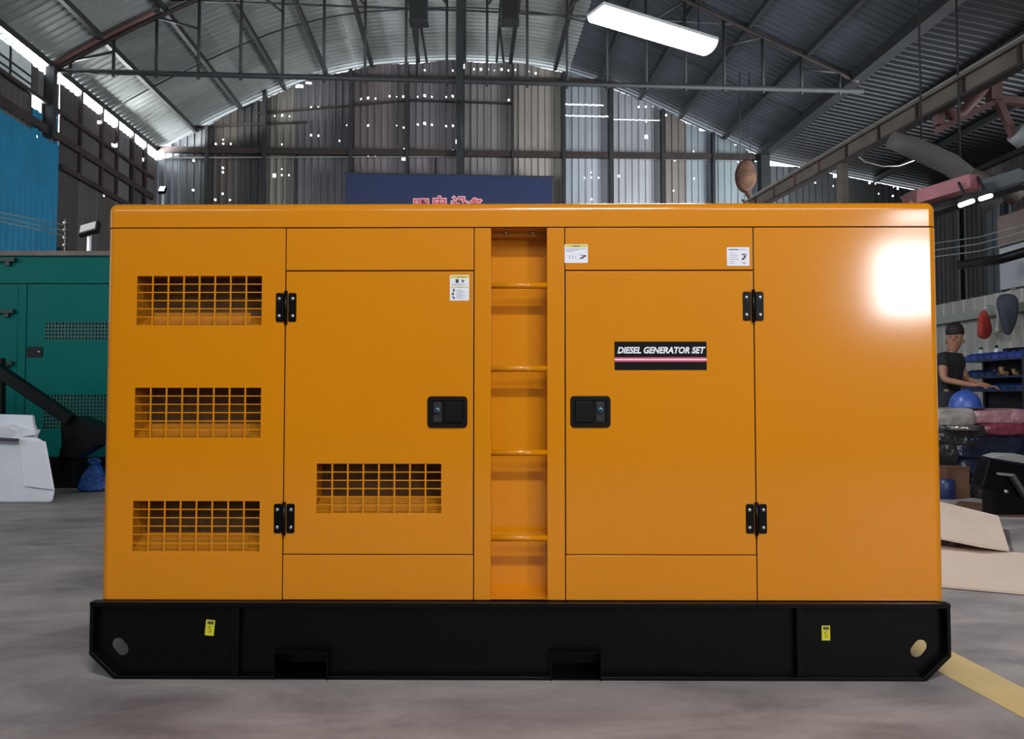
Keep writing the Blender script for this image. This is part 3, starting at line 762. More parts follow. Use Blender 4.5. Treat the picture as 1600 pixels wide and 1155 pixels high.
# ================================================================== UNDER THE ROOF
# crane runway along the right-hand columns
ug = None
best = None
for k in range(60):
    u = 6.0 + k * .06
    a = hu(1182, 303, u)[1]; b = hu(1600, 62, u)[1]
    if best is None or abs(a - b) < best[0]: best = (abs(a - b), u)
UG = min(best[1], URW - .35)
vA, zA = hu(1172, 312, UG); vB, zB = hu(1600, 62, UG)
vC = 6.0; zC = zB + (zB - zA) / (vB - vA) * (vC - vB)
run = empty('crane_runway', (0, 0, 0), YAW, 'dusty brown crane runway girder sloping up to the right edge', 'girder')
gh = .27
def rl(v): return zA + (zB - zA) * (v - vA) / (vB - vA)
mb = MB()
mb.bar((UG, vA, zA - .03), (UG, vC, zC - .03), .16, .04).build('top_flange', M_GIRD, run)
MB().bar((UG, vA, zA - gh / 2), (UG, vC, zC - gh / 2), .05, gh - .06).build('web', M_GIRD, run)
MB().bar((UG, vA, zA - gh), (UG, vC, zC - gh), .13, .035).build('bottom_flange', M_RUSTY, run)
MB().bar((UG + .02, vA, zA + .03), (UG + .02, vC, zC + .03), .05, .06).build('rail', M_STEEL, run)
v = vA - .4
while v > vC:
    MB().box(UG - .06, UG + .06, v - .02, v + .02, rl(v) - gh, rl(v) - .03).build('web_stiffener', M_RUSTY if int(v * 10) % 3 else M_REDBR, run); v -= .93
for v in (vA - .3, hu(1316, 260, UG)[0], hu(1316, 260, UG)[0] - 5.2):
    if v > vC: MB().box(UG - .055, UG + .055, v - .08, v + .08, 0, rl(v) - gh).build('column', M_GIRD if v < vA - 1 else M_STEELD, run)
MB().tube([(UG + .35, vA, zA + .25), (UG + .35, vC, zC + .25)], .018, 6).build('conductor_rail', M_STEEL, run)
# brackets hanging from the runway near the right edge
def wp(px, py, Y): return at(px, py, Y)
br = empty('hanging_bracket', (0, 0, 0), 0, 'faded red steel bracket frame hanging under the runway girder at upper right', 'bracket')
YB = 9.6
def wbar(pa, pb, w, m, par, name, Y=YB, Y2=None):
    return MB().bar(wp(*pa, Y), wp(*pb, Y2 or Y), w, w).build(name, m, par)
wbar((1553, 95), (1553, 158), .14, M_REDBR, br, 'post'); wbar((1550, 104), (1612, 88), .09, M_REDBR, br, 'arm'); wbar((1552, 156), (1612, 160), .09, M_REDBR, br, 'arm')
wbar((1467, 148), (1467, 196), .10, M_REDBR, br, 'post'); wbar((1462, 205), (1553, 160), .07, M_REDBR, br, 'tie_bar')
MB().tube([wp(1472, 150, YB), wp(1478, 170, YB), wp(1490, 182, YB), wp(1503, 177, YB), wp(1545, 132, YB)], .07, 8).build('bent_tube', M_REDBR, br)
wbar((1560, 160), (1585, 215), .08, M_REDBR, br, 'strut')
MB().tube([wp(1588, 205, YB), wp(1604, 218, YB)], .14, 12).build('lamp_head', mat('frosted_lamp_grey', (150, 155, 155), .5), br)
# large sagging duct
dct = empty('flexible_duct', (0, 0, 0), 0, 'thick grey brown duct slanting down under the right aisle roof', 'duct')
YD = 9.0
MB().tube([wp(x, y, YD) for x, y in ((1392, 218), (1420, 228), (1450, 241), (1485, 257), (1515, 280), (1535, 300), (1555, 322))], [.10, .12, .125, .125, .12, .12, .10], 16).build('duct_tube', mat('duct_grey', (96, 92, 90), .7), dct)
MB().tube([wp(x, y, YD - .2) for x, y in ((1520, 272), (1560, 288), (1590, 310))], [.06, .09, .10], 14).build('duct_tube', mat('duct_brown', (84, 72, 66), .7), dct)
for k, (a, b) in enumerate((((1500, 262), 0), ((1440, 232), 0))):
    p = wp(*a, YD); MB().tube([p, p + Vector((0, 0, 2.6))], .012, 6).build('hanging_cable', M_STEELD, dct)
# red and grey beams beyond the corner of the generator
rb = empty('red_beam', (0, 0, 0), 0, 'faded red box beam above the right corner of the generator', 'beam')
MB().bar(wp(1430, 312, 8.0), wp(1524, 284, 7.4), .17, .14).build('box_section', M_PINKR, rb)
MB().bar(wp(1420, 316, 8.0), wp(1432, 311, 8.0), .22, .19).build('end_plate', M_REDBR, rb)
gb = empty('grey_beam', (0, 0, 0), 0, 'dark grey steel beam directly below the faded red beam', 'beam')
MB().bar(wp(1400, 339, 8.3), wp(1600, 276, 7.4), .19, .14).build('box_section', mat('blue_grey_steel', (70, 78, 80), .6), gb)
MB().bar(wp(1400, 352, 8.3), wp(1600, 289, 7.4), .22, .03).build('bottom_flange', M_STEELD, gb)
for k, (a, b, lab) in enumerate((((1500, 321), (1520, 314), 'short lit tube lamp under the grey beam, the left one'), ((1532, 311), (1548, 306), 'shorter lit tube lamp under the grey beam, the right one'))):
    t = empty('tube_lamp', wp(*a, 7.4), 0, lab, 'lamp', 'tube lamps under the grey beam'); o_ = wp(*a, 7.4)
    e_ = wp(*b, 7.2) - o_
    MB().tube([(0, 0, 0), e_], .022, 10).build('tube', mat('tube_pinkish_lit', (255, 240, 250), .5, emit=((1, .90, .97), 5)), t)
    MB().bar(Vector((0, 0, .04)), e_ + Vector((0, 0, .04)), .05, .04).bar(e_ * .5 + Vector((0, 0, .05)), e_ * .5 + Vector((0, .12, .24)), .02).build('fitting', M_STEELD, t)
# dark vertical columns in the right aisle
for k, (px, wd, y0, y1, Y, lab) in enumerate(((1497, 14, 312, 700, 11.5, 'slim dark steel column just right of the generator'), (1543, 16, 316, 455, 11.0, 'dark steel column, first of the pair in the right aisle'), (1563, 22, 316, 452, 10.6, 'broader charcoal column right behind the slim one in the aisle'))):
    p = wp(px, 400, Y); w_ = wd * Y / F_PX
    c = empty('steel_column', (p.x, p.y, 0), YAW, lab, 'column')
    MB().box(-w_ / 2, -w_ / 2 + .03, -.1, .1, 0, wp(px, 296, Y).z).box(w_ / 2 - .03, w_ / 2, -.1, .1, 0, wp(px, 296, Y).z).box(-w_ / 2, w_ / 2, -.015, .015, 0, wp(px, 296, Y).z).build('column_shaft', M_STEELD if k < 2 else mat('charcoal_steel', (52, 58, 62), .6), c)
    MB().box(-w_ / 2 - .05, w_ / 2 + .05, -.15, .15, 0, .02).build('base_plate', M_STEELD, c)
# black diagonal pipe
bp_ = MB().tube([wp(1500, 414, 9.0), wp(1560, 406, 8.4), wp(1612, 391, 7.9)], .055, 12).build('black_pipe', M_BLACKM)
tag(bp_, 'thick black pipe slanting across the pale panels at the right edge', 'pipe')
# crane hook block at the end of the runway
hk = wp(1165, 283, 18.5); hook = empty('hook_block', hk, 0, 'rusty crane hook block hanging before the gable wall', 'hook')
for s_ in (-1, 1):
    MB().lathe([(0, -.03), (.36, -.03), (.40, 0), (.36, .03), (0, .03)], (0, 0, 0), 20, 0, Matrix.Translation((0, s_ * .07, .12)) @ Matrix.Rotation(R(90), 4, 'X') @ Matrix.Scale(.62, 4, (1, 0, 0))).build('cheek_plate', mat('rusty_iron', (84, 56, 40), .9, 0, noise=(6, .6)), hook)
MB().lathe([(0, -.03), (.16, -.03), (.12, 0), (.16, .03), (0, .03)], (0, 0, .16), 16, 0, Matrix.Rotation(R(90), 4, 'X')).build('sheave', M_RUSTY, hook)
MB().tube([(.05, 0, -.2), (.04, 0, -.32), (.14, 0, -.42), (.10, 0, -.52), (-.02, 0, -.54), (-.1, 0, -.46)], [.05, .06, .07, .06, .05, .02], 10).build('hook', MATS['rusty_iron'], hook)
hkh = HALL.inverted() @ hk
for x in (-.13, .13): MB().tube([(x, 0, .3), (x * .9, 0, lerp_prof(ARC, hkh.x) - .16 - hk.z)], .012, 6).build('wire_rope', M_STEELD, hook)
# dark boxes hanging under the roof
for k, (x0, x1, y1, lab) in enumerate(((641, 668, 36, 'dark box hung under the roof, left of the centre column'), (784, 810, 35, 'dark box hung under the roof, right of the centre column'))):
    Yb = 15.0; a = wp(x0, y1, Yb); b = wp(x1, -14, Yb); cx = (a.x + b.x) / 2
    t = empty('hanging_box', (cx, Yb, a.z), 0, lab, 'box', 'dark boxes hung under the roof'); w_ = (b.x - a.x) / 2; H = b.z - a.z
    MB().box(-w_, w_, -.12, .12, 0, H).build('casing', mat('box_charcoal', (22, 25, 27), .7), t, bevel=.01)
    for q in range(1, 9): MB().box(-w_ + .015, -w_ + .02 + .0, 0, 0, 0, 0)
    MB().box(-w_ - .015, w_ + .015, -.135, .135, -.03, .03).build('rim', M_STEELD, t)
    MB().bar((-.1, 0, H), (-.1, 0, H + 1.1), .03).build('hanger', M_STEELD, t); MB().bar((.1, 0, H), (.1, 0, H + 1.1), .03).build('hanger', M_STEELD, t)
# braces from the roof down to the gable, beside each box
for pts, lab in ((((653, 30), (651, 118)), 'thin drop rod below the left hanging box'), (((656, 30), (667, 98)), 'slanting brace rod below the left hanging box'), (((783, 0), (776, 97)), 'slanting brace rod beside the right hanging box'), (((781, 40), (787, 97)), 'upright brace rod under the right hanging box')):
    a = wp(*pts[0], 16.8); b = wp(*pts[1], 21.6)
    tag(MB().tube([a, b], .035, 6).build('brace_rod', M_STEELD), lab, 'rod')
# navy banner on the gable wall
(ua, zt) = hv(540, 273, DB - .5); (ub, zt2) = hv(863, 277, DB - .5)
bn = empty('banner', hall((ua + ub) / 2, DB - .5, 0), YAW, 'navy blue banner with red lettering on the gable wall behind the generator', 'banner')
hw = (ub - ua) / 2; zt = (zt + zt2) / 2
MB().box(-hw, hw, -.03, .03, zt - 2.6, zt).build('board', mat('navy_banner', (26, 40, 76), .6), bn)
MB().box(-hw - .03, hw + .03, -.04, .04, zt, zt + .04).build('frame', M_STEELD, bn)
for x in (-hw + .2, hw - .2): MB().bar((x, 0.06, 0), (x, 0.06, zt), .07).build('post', M_STEELD, bn)
mred = mat('banner_red', (196, 52, 62), .6); mpink = mat('banner_pink_outline', (214, 160, 170), .6)
for ch, px, py in (('明', 658, 311), ('电', 687, 308), ('设', 717.5, 308), ('备', 744, 311)):
    u, z = hv(px, py, DB - .54); x = u - (ua + ub) / 2
    text(ch, .46, mpink, bn, (x, -.034, z - .235), 'lettering', bold=.036, extr=.002); text(ch, .46, mred, bn, (x, -.040, z - .235), 'lettering', bold=-.002, extr=.002)
for k, x in enumerate((-.1, 1.0)):
    pass

# ================================================================== LEFT SIDE
YGG = HC * F_PX / (762 - 621.5)
ggx = lambda px, py=560: at(px, py, YGG).x
ggz = lambda py, px=100: at(px, py, YGG).z
gg = empty('green_generator', (ggx(60), YGG, 0), 0, 'teal green soundproof generator set standing behind on the left', 'generator')
ox = ggx(60); GXf = lambda px, py=560: ggx(px, py) - ox
M_GREEN = mat('teal_green_paint', (3, 104, 97), .5, spec=.1, noise=(1, .05)); M_GREEND = mat('teal_green_inside', (8, 46, 42), .5)
xl, xr_ = GXf(-420), GXf(300); ztop = ggz(396); zb_ = ggz(716)
# body behind the front skin; front skin with openings
MB().box(xl, xr_, .12, 2.2, zb_, ztop - .03).build('body', M_GREEND, gg)
def gpanel(name, px0, px1, py0, py1, holes=(), y=0.0, thick=.12):
    x0, x1, z0, z1 = GXf(px0), GXf(px1), ggz(py1), ggz(py0); xs = sorted({x0, x1} | {q for h in holes for q in h[:2]}); zs = sorted({z0, z1} | {q for h in holes for q in h[2:]})
    mb = MB()
    for a, b in zip(xs, xs[1:]):
        for c, d in zip(zs, zs[1:]):
            if any(h[0] < (a + b) / 2 < h[1] and h[2] < (c + d) / 2 < h[3] for h in holes): continue
            mb.box(a, b, y, thick, c, d)
    return mb.build(name, M_GREEN, gg)
def ggrille(px0, px1, py0, py1, nx, nz, par):
    x0, x1, z0, z1 = GXf(px0), GXf(px1), ggz(py1), ggz(py0); mb = MB()
    for i in range(nx + 1):
        x = x0 + (x1 - x0) * i / nx; mb.box(x - .008, x + .008, .002, .012, z0, z1)
    for i in range(nz + 1):
        z = z0 + (z1 - z0) * i / nz; mb.box(x0, x1, .003, .013, z - .008, z + .008)
    tag(mb.build('grille', mat('teal_grille', (12, 88, 80), .45), par), kind='stuff')
hG = [(GXf(69), GXf(225), ggz(532), ggz(503)), (GXf(69), GXf(225), ggz(671), ggz(616))]
gpanel('top_panel', -420, 300, 397, 442.5)
gpanel('side_panel', -420, 26, 444, 716)
gpanel('corner_post', 27, 39.5, 444, 716, y=-.004)
dg_ = gpanel('access_door', 41, 300, 444, 714, hG)
ggrille(69, 225, 503, 532, 30, 5, dg_); ggrille(69, 225, 616, 671, 30, 10, dg_)
MB().box(xl - .02, xr_ + .02, -.04, 2.24, ztop - .03, ztop + .02).build('roof_cap', mat('dusty_roof_rim', (122, 108, 98), .7, noise=(5, .2)), gg)
MB().box(xl, xr_, -.02, 2.2, .02, zb_ + .005).build('skid_base', M_BLACK, gg)
MB().box(xl, xr_, -.05, 2.2, 0, .05).build('skid_flange', M_BLACK, gg)
x, z = GXf(54.5), ggz(550)
MB().prism(rrect(x - .08, x + .08, z - .055, z + .055, .015), -.012, .0).build('latch', M_BLACKM, gg)
MB().lathe([(0, .006), (.009, .006), (.012, 0)], (x + .045, -.012, z), 12, 0, Matrix.Rotation(R(90), 4, 'X')).build('key_cylinder', M_STEEL, gg)
for py in (407, 487, 568):
    z = ggz(py); MB().box(GXf(-60), GXf(23), -.05, .0, z - .02, z + .02).box(GXf(12) - .03, GXf(12) + .02, -.04, 0, z - .06, z - .02).build('step_rail', M_GREEND, gg)
# flood lamp on a white pole, before the dark wall
def flood(px, py, pyb, Y, lab, lit, tilt, hw_=.13):
    p = wp(px, py, Y); t = empty('flood_lamp', (p.x, p.y, 0), 0, lab, 'lamp')
    MB().tube([(0, 0, 0), (0, 0, p.z - .04)], .028, 12).build('pole', mat('white_pole', (225, 228, 230), .4), t)
    Mx = Matrix.Translation((0, 0, p.z)) @ Matrix.Rotation(R(tilt), 4, 'Y') @ Matrix.Rotation(R(-35), 4, 'X')
    MB().box(-hw_, hw_, -.04, .04, -.10, .10, Mx).build('housing', M_BLACKM, t, bevel=.01)
    MB().box(-hw_ * .8, hw_ * .8, -.044, -.04, -.075, .075, Mx).build('lens', mat('lens_lit' if lit else 'lens_grey', (235, 240, 245) if lit else (120, 118, 114), .4, emit=((.95, .97, 1), 6) if lit else None), t)
    MB().bar((-.10, 0, p.z - .06), (.10, 0, p.z - .06), .02).build('yoke', M_STEELD, t)
    return t
flood(140, 358, 395, YGG + 2.6, 'unlit flood lamp on a white pole above the green generator', False, -16, .14)
flood(254, 297, 316, 17.5, 'small lit lamp on a white pole near the left corner of the gable', True, 0, .075)
MB_ = None
# white foam wrapped parcel
YP = HC * F_PX / (786 - 621.5)
def poly3(pts, Y): return [wp(x, y, Y) for x, y in pts]
fp = empty('wrapped_parcel', (wp(30, 786, YP).x, YP, 0), 0, 'bulky parcel wrapped in white foam sheet by the left edge', 'parcel')
FO = Vector((wp(30, 786, YP).x, YP, 0)); M_FOAM = mat('white_foam_sheet', (240, 241, 247), .55, noise=(3, .06), bump=(5, .35, .03))
def hull(name, front, back, par, m, origin, bevel=.02):
    n = len(front); vs = [p - origin for p in front] + [p - origin for p in back]
    mb = MB().add(vs, [tuple(range(n)), tuple(range(2 * n - 1, n - 1, -1))] + [(i, i + n, (i + 1) % n + n, (i + 1) % n) for i in range(n)])
    return mb.build(name, m, par, bevel=bevel, seg=3)
f1 = poly3(((-60, 785), (82, 783.5), (86, 768), (69, 690), (60, 684), (-60, 680)), YP); f1[0].z = f1[1].z = .0
b1 = [p + Vector((-.12, .16, 0)) for p in f1]
hull('foam_wrap', f1, b1, fp, M_FOAM, FO, .03)
hull('foam_flap', poly3(((28, 684), (70, 690), (84, 766), (36, 760)), YP - .03), [p + Vector((0, .02, 0)) for p in poly3(((28, 684), (70, 690), (84, 766), (36, 760)), YP - .03)], fp, mat('white_foam_flap', (246, 246, 250), .5, bump=(7, .3, .02)), FO, .008)
f2 = poly3(((-60, 686), (55, 688), (57, 676), (52, 664), (50, 649), (-60, 646)), YP + .12); hull('foam_wrap', f2, [p + Vector((-.05, .12, 0)) for p in f2], fp, M_FOAM, FO, .02)
f3 = poly3(((-10, 684), (14, 690), (24, 672), (16, 664), (-10, 666)), YP + .0); hull('foam_wad', f3, [p + Vector((0, .1, 0)) for p in f3], fp, mat('white_foam_bright', (228, 230, 236), .5), FO, .02)
f4 = poly3(((20, 672), (54, 674), (58, 671), (54, 680), (24, 684)), YP + .05); hull('foam_fold', f4, [p + Vector((0, .06, 0)) for p in f4], fp, M_FOAM, FO, .008)
MB().bar(wp(-60, 684, YP - .06) - FO, wp(28, 688, YP - .06) - FO, .03, .03).build('grey_strap', mat('grey_strap', (72, 70, 76), .6), fp)
# black frame with a sloping bar
bf = empty('black_lifting_frame', (0, 0, 0), 0, 'black steel frame with a sloping bar before the green generator', 'frame')
YF = YP + .42
MB().bar(wp(-8, 575, YF), wp(112, 657, YF), .10, .11).build('sloping_bar', M_BLACKM, bf, bevel=.01)
MB().bar(wp(1, 560, YF + .1), wp(1, 762, YF + .1), .06, .06).build('post', M_BLACKM, bf)
hb = poly3(((94, 660), (118, 650), (170, 672), (230, 672), (230, 690), (150, 696), (118, 716), (96, 716)), YF); hull('bracket', hb, [p + Vector((0, .22, 0)) for p in hb], bf, M_BLACKM, Vector((0, 0, 0)), .01)
MB().bar(wp(112, 705, YF + .1), wp(72, 757, YF + .1), .10, .10).build('leg', M_BLACKM, bf)
MB().bar(wp(106, 700, YF + .1), wp(108, 759, YF + .1), .10, .10).build('leg', M_BLACKM, bf)
# blue plastic wrapped bundle
pb = atfloor(148, 767); bb = empty('blue_bundle', pb, 0, 'knotted bundle in glossy blue plastic on the floor beside the green generator', 'bundle')
M_BLUEP = mat('blue_plastic_film', (22, 70, 140), .18, bump=(14, 1.0, .05), noise=(9, .4))
def blob(pts, r, name, m, par, sub=2, loc=None, amp=.0, sc=8):
    """lumpy closed skin through stacked rings"""
    mb = MB(); n = 16; vs = []; random.seed(len(name) * 7 + int(r * 100))
    for i, (z, rr) in enumerate(pts):
        for k in range(n):
            t = 2 * math.pi * k / n; q = rr * (1 + amp * math.sin(3 * t + i * 1.3) + amp * .8 * random.uniform(-1, 1)); vs.append((q * math.cos(t) * r, q * math.sin(t) * r * .8, z))
    fs = [(i * n + k, i * n + (k + 1) % n, (i + 1) * n + (k + 1) % n, (i + 1) * n + k) for i in range(len(pts) - 1) for k in range(n)]
    fs += [tuple(range(n))[::-1], tuple((len(pts) - 1) * n + k for k in range(n))]
    mb.add(vs, fs, 0, True); o = mb.build(name, m, par); ss = o.modifiers.new('s', 'SUBSURF'); ss.levels = ss.render_levels = sub
    if loc: o.location = loc
    return o
blob([(0, 1.15), (.03, 1.25), (.09, 1.0), (.17, .72), (.24, .42), (.27, .34)], .15, 'plastic_skirt', M_BLUEP, bb, amp=.13)
blob([(.25, .3), (.28, .5), (.315, .52), (.34, .3)], .13, 'plastic_knot', M_BLUEP, bb, amp=.2, loc=(-.01, 0, 0))
# overhead cables at left
for k, (ya, yb) in enumerate(((333, 352), (340, 361), (346, 369))):
    tag(MB().tube([wp(-40, ya - 9, 9.0), wp(40, (ya + yb) / 2 - 3, 10), wp(103, yb, 11.0)], .008, 6).build('cable', mat('cable_pale', (120, 128, 128), .6)), 'thin pale cable strung across the blue cladding, %s of three' % ('top', 'middle', 'lowest')[k], 'cable')
ins = wp(103, 362, 11.0); it = empty('cable_post', (ins.x, ins.y, 0), 0, 'slim post with insulators holding the cables at left', 'post')
MB().tube([(0, 0, 0), (0, 0, ins.z + .18)], .02, 8).build('post_shaft', M_STEELD, it)
for k in range(4): MB().lathe([(0, -.02), (.035, -.02), (.045, 0), (.035, .02), (0, .02)], (0, 0, ins.z + .13 - .11 * k), 10).build('insulator', mat('insulator_grey', (64, 62, 60), .5), it)

# ================================================================== RIGHT SIDE
# yellow floor line
M_LINE = mat('worn_yellow_line', (206, 176, 122), .6, noise=(7, .10))
q = [atfloor(1380, 963, .002), atfloor(1640, 1096, .002), atfloor(1640, 1144, .002), atfloor(1330, 975, .002)]
ln_ = MB().add(q + [p - Vector((0, 0, .0015)) for p in q], [(0, 1, 2, 3), (7, 6, 5, 4), (0, 4, 5, 1), (1, 5, 6, 2), (2, 6, 7, 3), (3, 7, 4, 0)]).build('floor_marking', M_LINE)
tag(ln_, 'worn pale yellow line painted on the floor beside the skid', 'marking')
# flattened cardboard sheets
M_CARD = mat('cardboard', (208, 184, 166), .75, noise=(2, .05)); M_CARDE = mat('cardboard_edge', (60, 44, 34), .8)
def slab(pts3, th, name, m, label, cat_, group=None):
    n = len(pts3); vs = list(pts3) + [p - Vector((0, 0, th)) for p in pts3]
    o = MB().add(vs, [tuple(range(n)), tuple(range(2 * n - 1, n - 1, -1))] + [(i, i + n, (i + 1) % n + n, (i + 1) % n) for i in range(n)]).build(name, m)
    return tag(o, label, cat_, group)
c1 = [atfloor(1440, 851, .030), atfloor(1500, 855, .03), atfloor(1640, 868, .030), atfloor(1640, 929, .016), atfloor(1478, 915, .016), atfloor(1430, 912, .016)]
slab(c1, .012, 'cardboard_sheet', M_CARD, 'large flattened cardboard sheet lying nearest on the floor at right', 'cardboard', 'cardboard sheets on the floor')
A, B_, Cc, Dd = atfloor(1420, 772, .10), atfloor(1560, 806, .10), atfloor(1577, 859, .045), atfloor(1420, 830, .12)
E_ = atfloor(1530, 852, .075)
slab([A, atfloor(1490, 789, .11), B_, Cc, E_, Dd], .012, 'cardboard_sheet', M_CARD, 'warped cardboard sheet resting raised behind the nearest one', 'cardboard', 'cardboard sheets on the floor')
p = atfloor(1493, 855); t = empty('tape_scrap', p, 0, 'small tan scrap wedged between the two cardboard sheets', 'scrap')
blob([(0, 1), (.03, .9), (.07, .5)], .035, 'paper_twist', mat('tan_scrap', (150, 134, 104), .7), t, 1, amp=.2)
p = atfloor(1440, 800); t = None
# blue drum foot
p = atfloor(1478, 779); bx = empty('blue_can', p, 0, 'small dark blue can behind the warped cardboard', 'can')
MB().lathe([(0, 0), (.075, 0), (.08, .01), (.08, .13), (.074, .14), (.074, .18), (0, .185)], (0, 0, 0), 20).build('can_body', mat('navy_can', (28, 44, 88), .4), bx)
# wrapped engine block on a pallet: brown box below, dark film, pink and clear film on top
YW = 7.4
def wbox(px0, px1, py0, py1, Y, dy, name, m, par, o, bev=.02):
    a = wp(px0, py1, Y) - o; b = wp(px1, py0, Y) - o
    return MB().box(a.x, b.x, 0, dy, a.z, b.z).build(name, m, par, bevel=bev)
o = Vector((wp(1560, 700, YW).x, YW, 0)); eng = empty('wrapped_engine', o, 0, 'long engine wrapped in pink and clear film under the blue hard hat', 'engine')
def wrapm(nm, rgb, rough=.25, b=(6, .8, .05), nz=(5, .35)): return mat(nm, rgb, rough, bump=b, noise=nz)
MW1 = wrapm('clear_film_greyed', (150, 142, 136)); MW2 = wrapm('pink_film', (168, 122, 128)); MW3 = wrapm('crimson_film', (120, 52, 66)); MW4 = wrapm('navy_film', (28, 32, 50)); MW5 = wrapm('dark_film', (44, 42, 44))
def lump(px0, px1, py0, py1, Y, dy, name, m, par, o, amp=.06, seed=1):
    """soft wrapped mass: a subdivided box with pushed vertices"""
    random.seed(seed); a = wp(px0, py1, Y) - o; b = wp(px1, py0, Y) - o
    bm = bmesh.new(); bmesh.ops.create_cube(bm, size=1); bmesh.ops.subdivide_edges(bm, edges=bm.edges[:], cuts=3, use_grid_fill=True)
    for v in bm.verts:
        k = 1.0 if abs(v.co.x) + abs(v.co.z) + abs(v.co.y) < 1.2 else .93
        v.co = Vector(((a.x + b.x) / 2 + v.co.x * k * (b.x - a.x), dy / 2 + v.co.y * k * dy, (a.z + b.z) / 2 + v.co.z * k * (b.z - a.z))) + Vector([random.uniform(-1, 1) * amp * min(1, (b.z - a.z)) for _ in range(3)]) * Vector((1, 1, 1)).x
    for f in bm.faces: f.smooth = True
    me = bpy.data.meshes.new(name); bm.to_mesh(me); bm.free(); me.materials.append(m)
    ob = bpy.data.objects.new(name, me); C.objects.link(ob); ob.parent = par; s = ob.modifiers.new('s', 'SUBSURF'); s.levels = s.render_levels = 2
    return ob
lump(1440, 1532, 638, 668, YW, .55, 'film_cover', MW1, eng, o, .10, 3); lump(1518, 1612, 639, 664, YW + .02, .6, 'film_cover', MW2, eng, o, .08, 4)
lump(1520, 1612, 660, 682, YW + .06, .5, 'film_cover', MW3, eng, o, .08, 5); lump(1450, 1540, 660, 700, YW + .1, .5, 'film_cover', MW5, eng, o, .1, 6)
lump(1486, 1612, 678, 722, YW, .55, 'film_cover', MW4, eng, o, .12, 7); lump(1450, 1500, 690, 735, YW + .05, .5, 'film_cover', MW5, eng, o, .12, 8)
lump(1488, 1600, 712, 750, YW + .08, .5, 'film_cover', MW4, eng, o, .12, 9)
for px in (1466, 1604): wbox(px - 6, px + 6, 740, 762, YW + .1, .4, 'pallet_foot', M_RUSTY, eng, o, .004)
wbox(1440, 1612, 738, 744, YW + .05, .5, 'pallet_deck', M_RUSTY, eng, o, .004)
MB().lathe([(.0, .045), (.14, .045), (.15, .03), (.15, 0), (0, 0)], wp(1503, 672, YW - .02) - o, 20, 0).build('chrome_flange', mat('shiny_flange', (150, 145, 140), .2, .8), eng)
# brown carton under it
o2 = Vector((wp(1495, 757, YW - .24).x, YW - .24, 0)); ct = empty('brown_carton', o2, 0, 'brown carton half hidden below the wrapped engine', 'carton')
a = wp(1478, 759, YW - .24) - o2; b = wp(1515, 731, YW - .24) - o2
MB().box(a.x, b.x, 0, .20, 0, b.z).build('carton_body', mat('carton_brown', (98, 66, 48), .7, noise=(6, .15)), ct, bevel=.006)
MB().box(a.x - .004, b.x + .004, -.008, .18, b.z - .002, b.z + .006).build('carton_flap', MATS['carton_brown'], ct)
o3 = wp(1522, 760, 7.2); o3.z = 0; pl_ = empty('film_bundle', atfloor(1543, 779), 0, 'crumpled dark film bundle between carton and black machine', 'bundle')
blob([(0, 1.1), (.06, 1.2), (.15, 1.0), (.22, .6), (.25, .2)], .12, 'crumpled_film', MW5, pl_, 2, amp=.18)
# floor clutter sheet
slab([atfloor(1488, 790, .012), atfloor(1500, 783, .012), atfloor(1600, 792, .012), atfloor(1600, 806, .012), atfloor(1540, 804, .012)], .006, 'brown_board', mat('brown_board', (92, 62, 44), .7), 'thin brown board on the floor behind the cardboard', 'board')
# black machine at the right edge
YM = HC * F_PX / (806 - 621.5)
om = Vector((wp(1570, 760, YM).x, YM, 0)); mc = empty('black_machine', om, 0, 'black machine housing with a grey sheet on top, cut by the right edge', 'machine')
f = poly3(((1552, 806), (1552, 770), (1534, 762), (1546, 718), (1640, 736), (1640, 815)), YM)
for i in (0, 5): f[i].z = 0
hull('housing', f, [p_ + Vector((0, .15, 0)) for p_ in f], mc, M_BLACK, om, .01)
f = poly3(((1550, 716), (1640, 731), (1640, 724), (1600, 712), (1566, 711)), YM - .01); hull('grey_sheet', f, [p_ + Vector((0, .14, .01)) for p_ in f], mc, mat('grey_sheet', (140, 138, 136), .5), om, .004)
MB().bar(wp(1580, 742, YM - .04) - om, wp(1602, 776, YM - .04) - om, .05, .03).build('handle_bar', mat('grey_handle', (92, 92, 92), .4, .4), mc)
MB().bar(wp(1558, 740, YM - .04) - om, wp(1584, 743, YM - .04) - om, .02, .02).build('edge_trim', M_STEEL, mc)
MB().lathe([(0, .01), (.012, .01), (.016, 0)], wp(1572, 768, YM - .01) - om, 10, 0, Matrix.Rotation(R(90), 4, 'X')).build('bolt', M_STEEL, mc)
# hard hat
ph = wp(1508, 637, 7.6); hz = ph.z
hat = empty('hard_hat', ph, R(12), 'blue hard hat resting on the film wrapped engine', 'hard hat')
M_HAT = mat('blue_hat_shell', (52, 80, 156), .35)
hr = .150
MB().lathe([(.0, .172), (.035, .170), (.07, .158), (.105, .128), (.13, .085), (.142, .04), (.146, .006)], (0, 0, 0), 28).build('shell', M_HAT, hat)
MB().lathe([(.146, .010), (.165, .004), (.170, 0), (.165, -.004), (.146, -.002)], (0, 0, 0), 28, 0, Matrix.Scale(1.0, 4)).build('brim', M_HAT, hat)
MB().tube([(.145 * math.cos(R(a_)) , 0, .175 * math.sin(R(a_))) for a_ in range(20, 161, 10)], .008, 6).build('crown_ridge', M_HAT, hat)
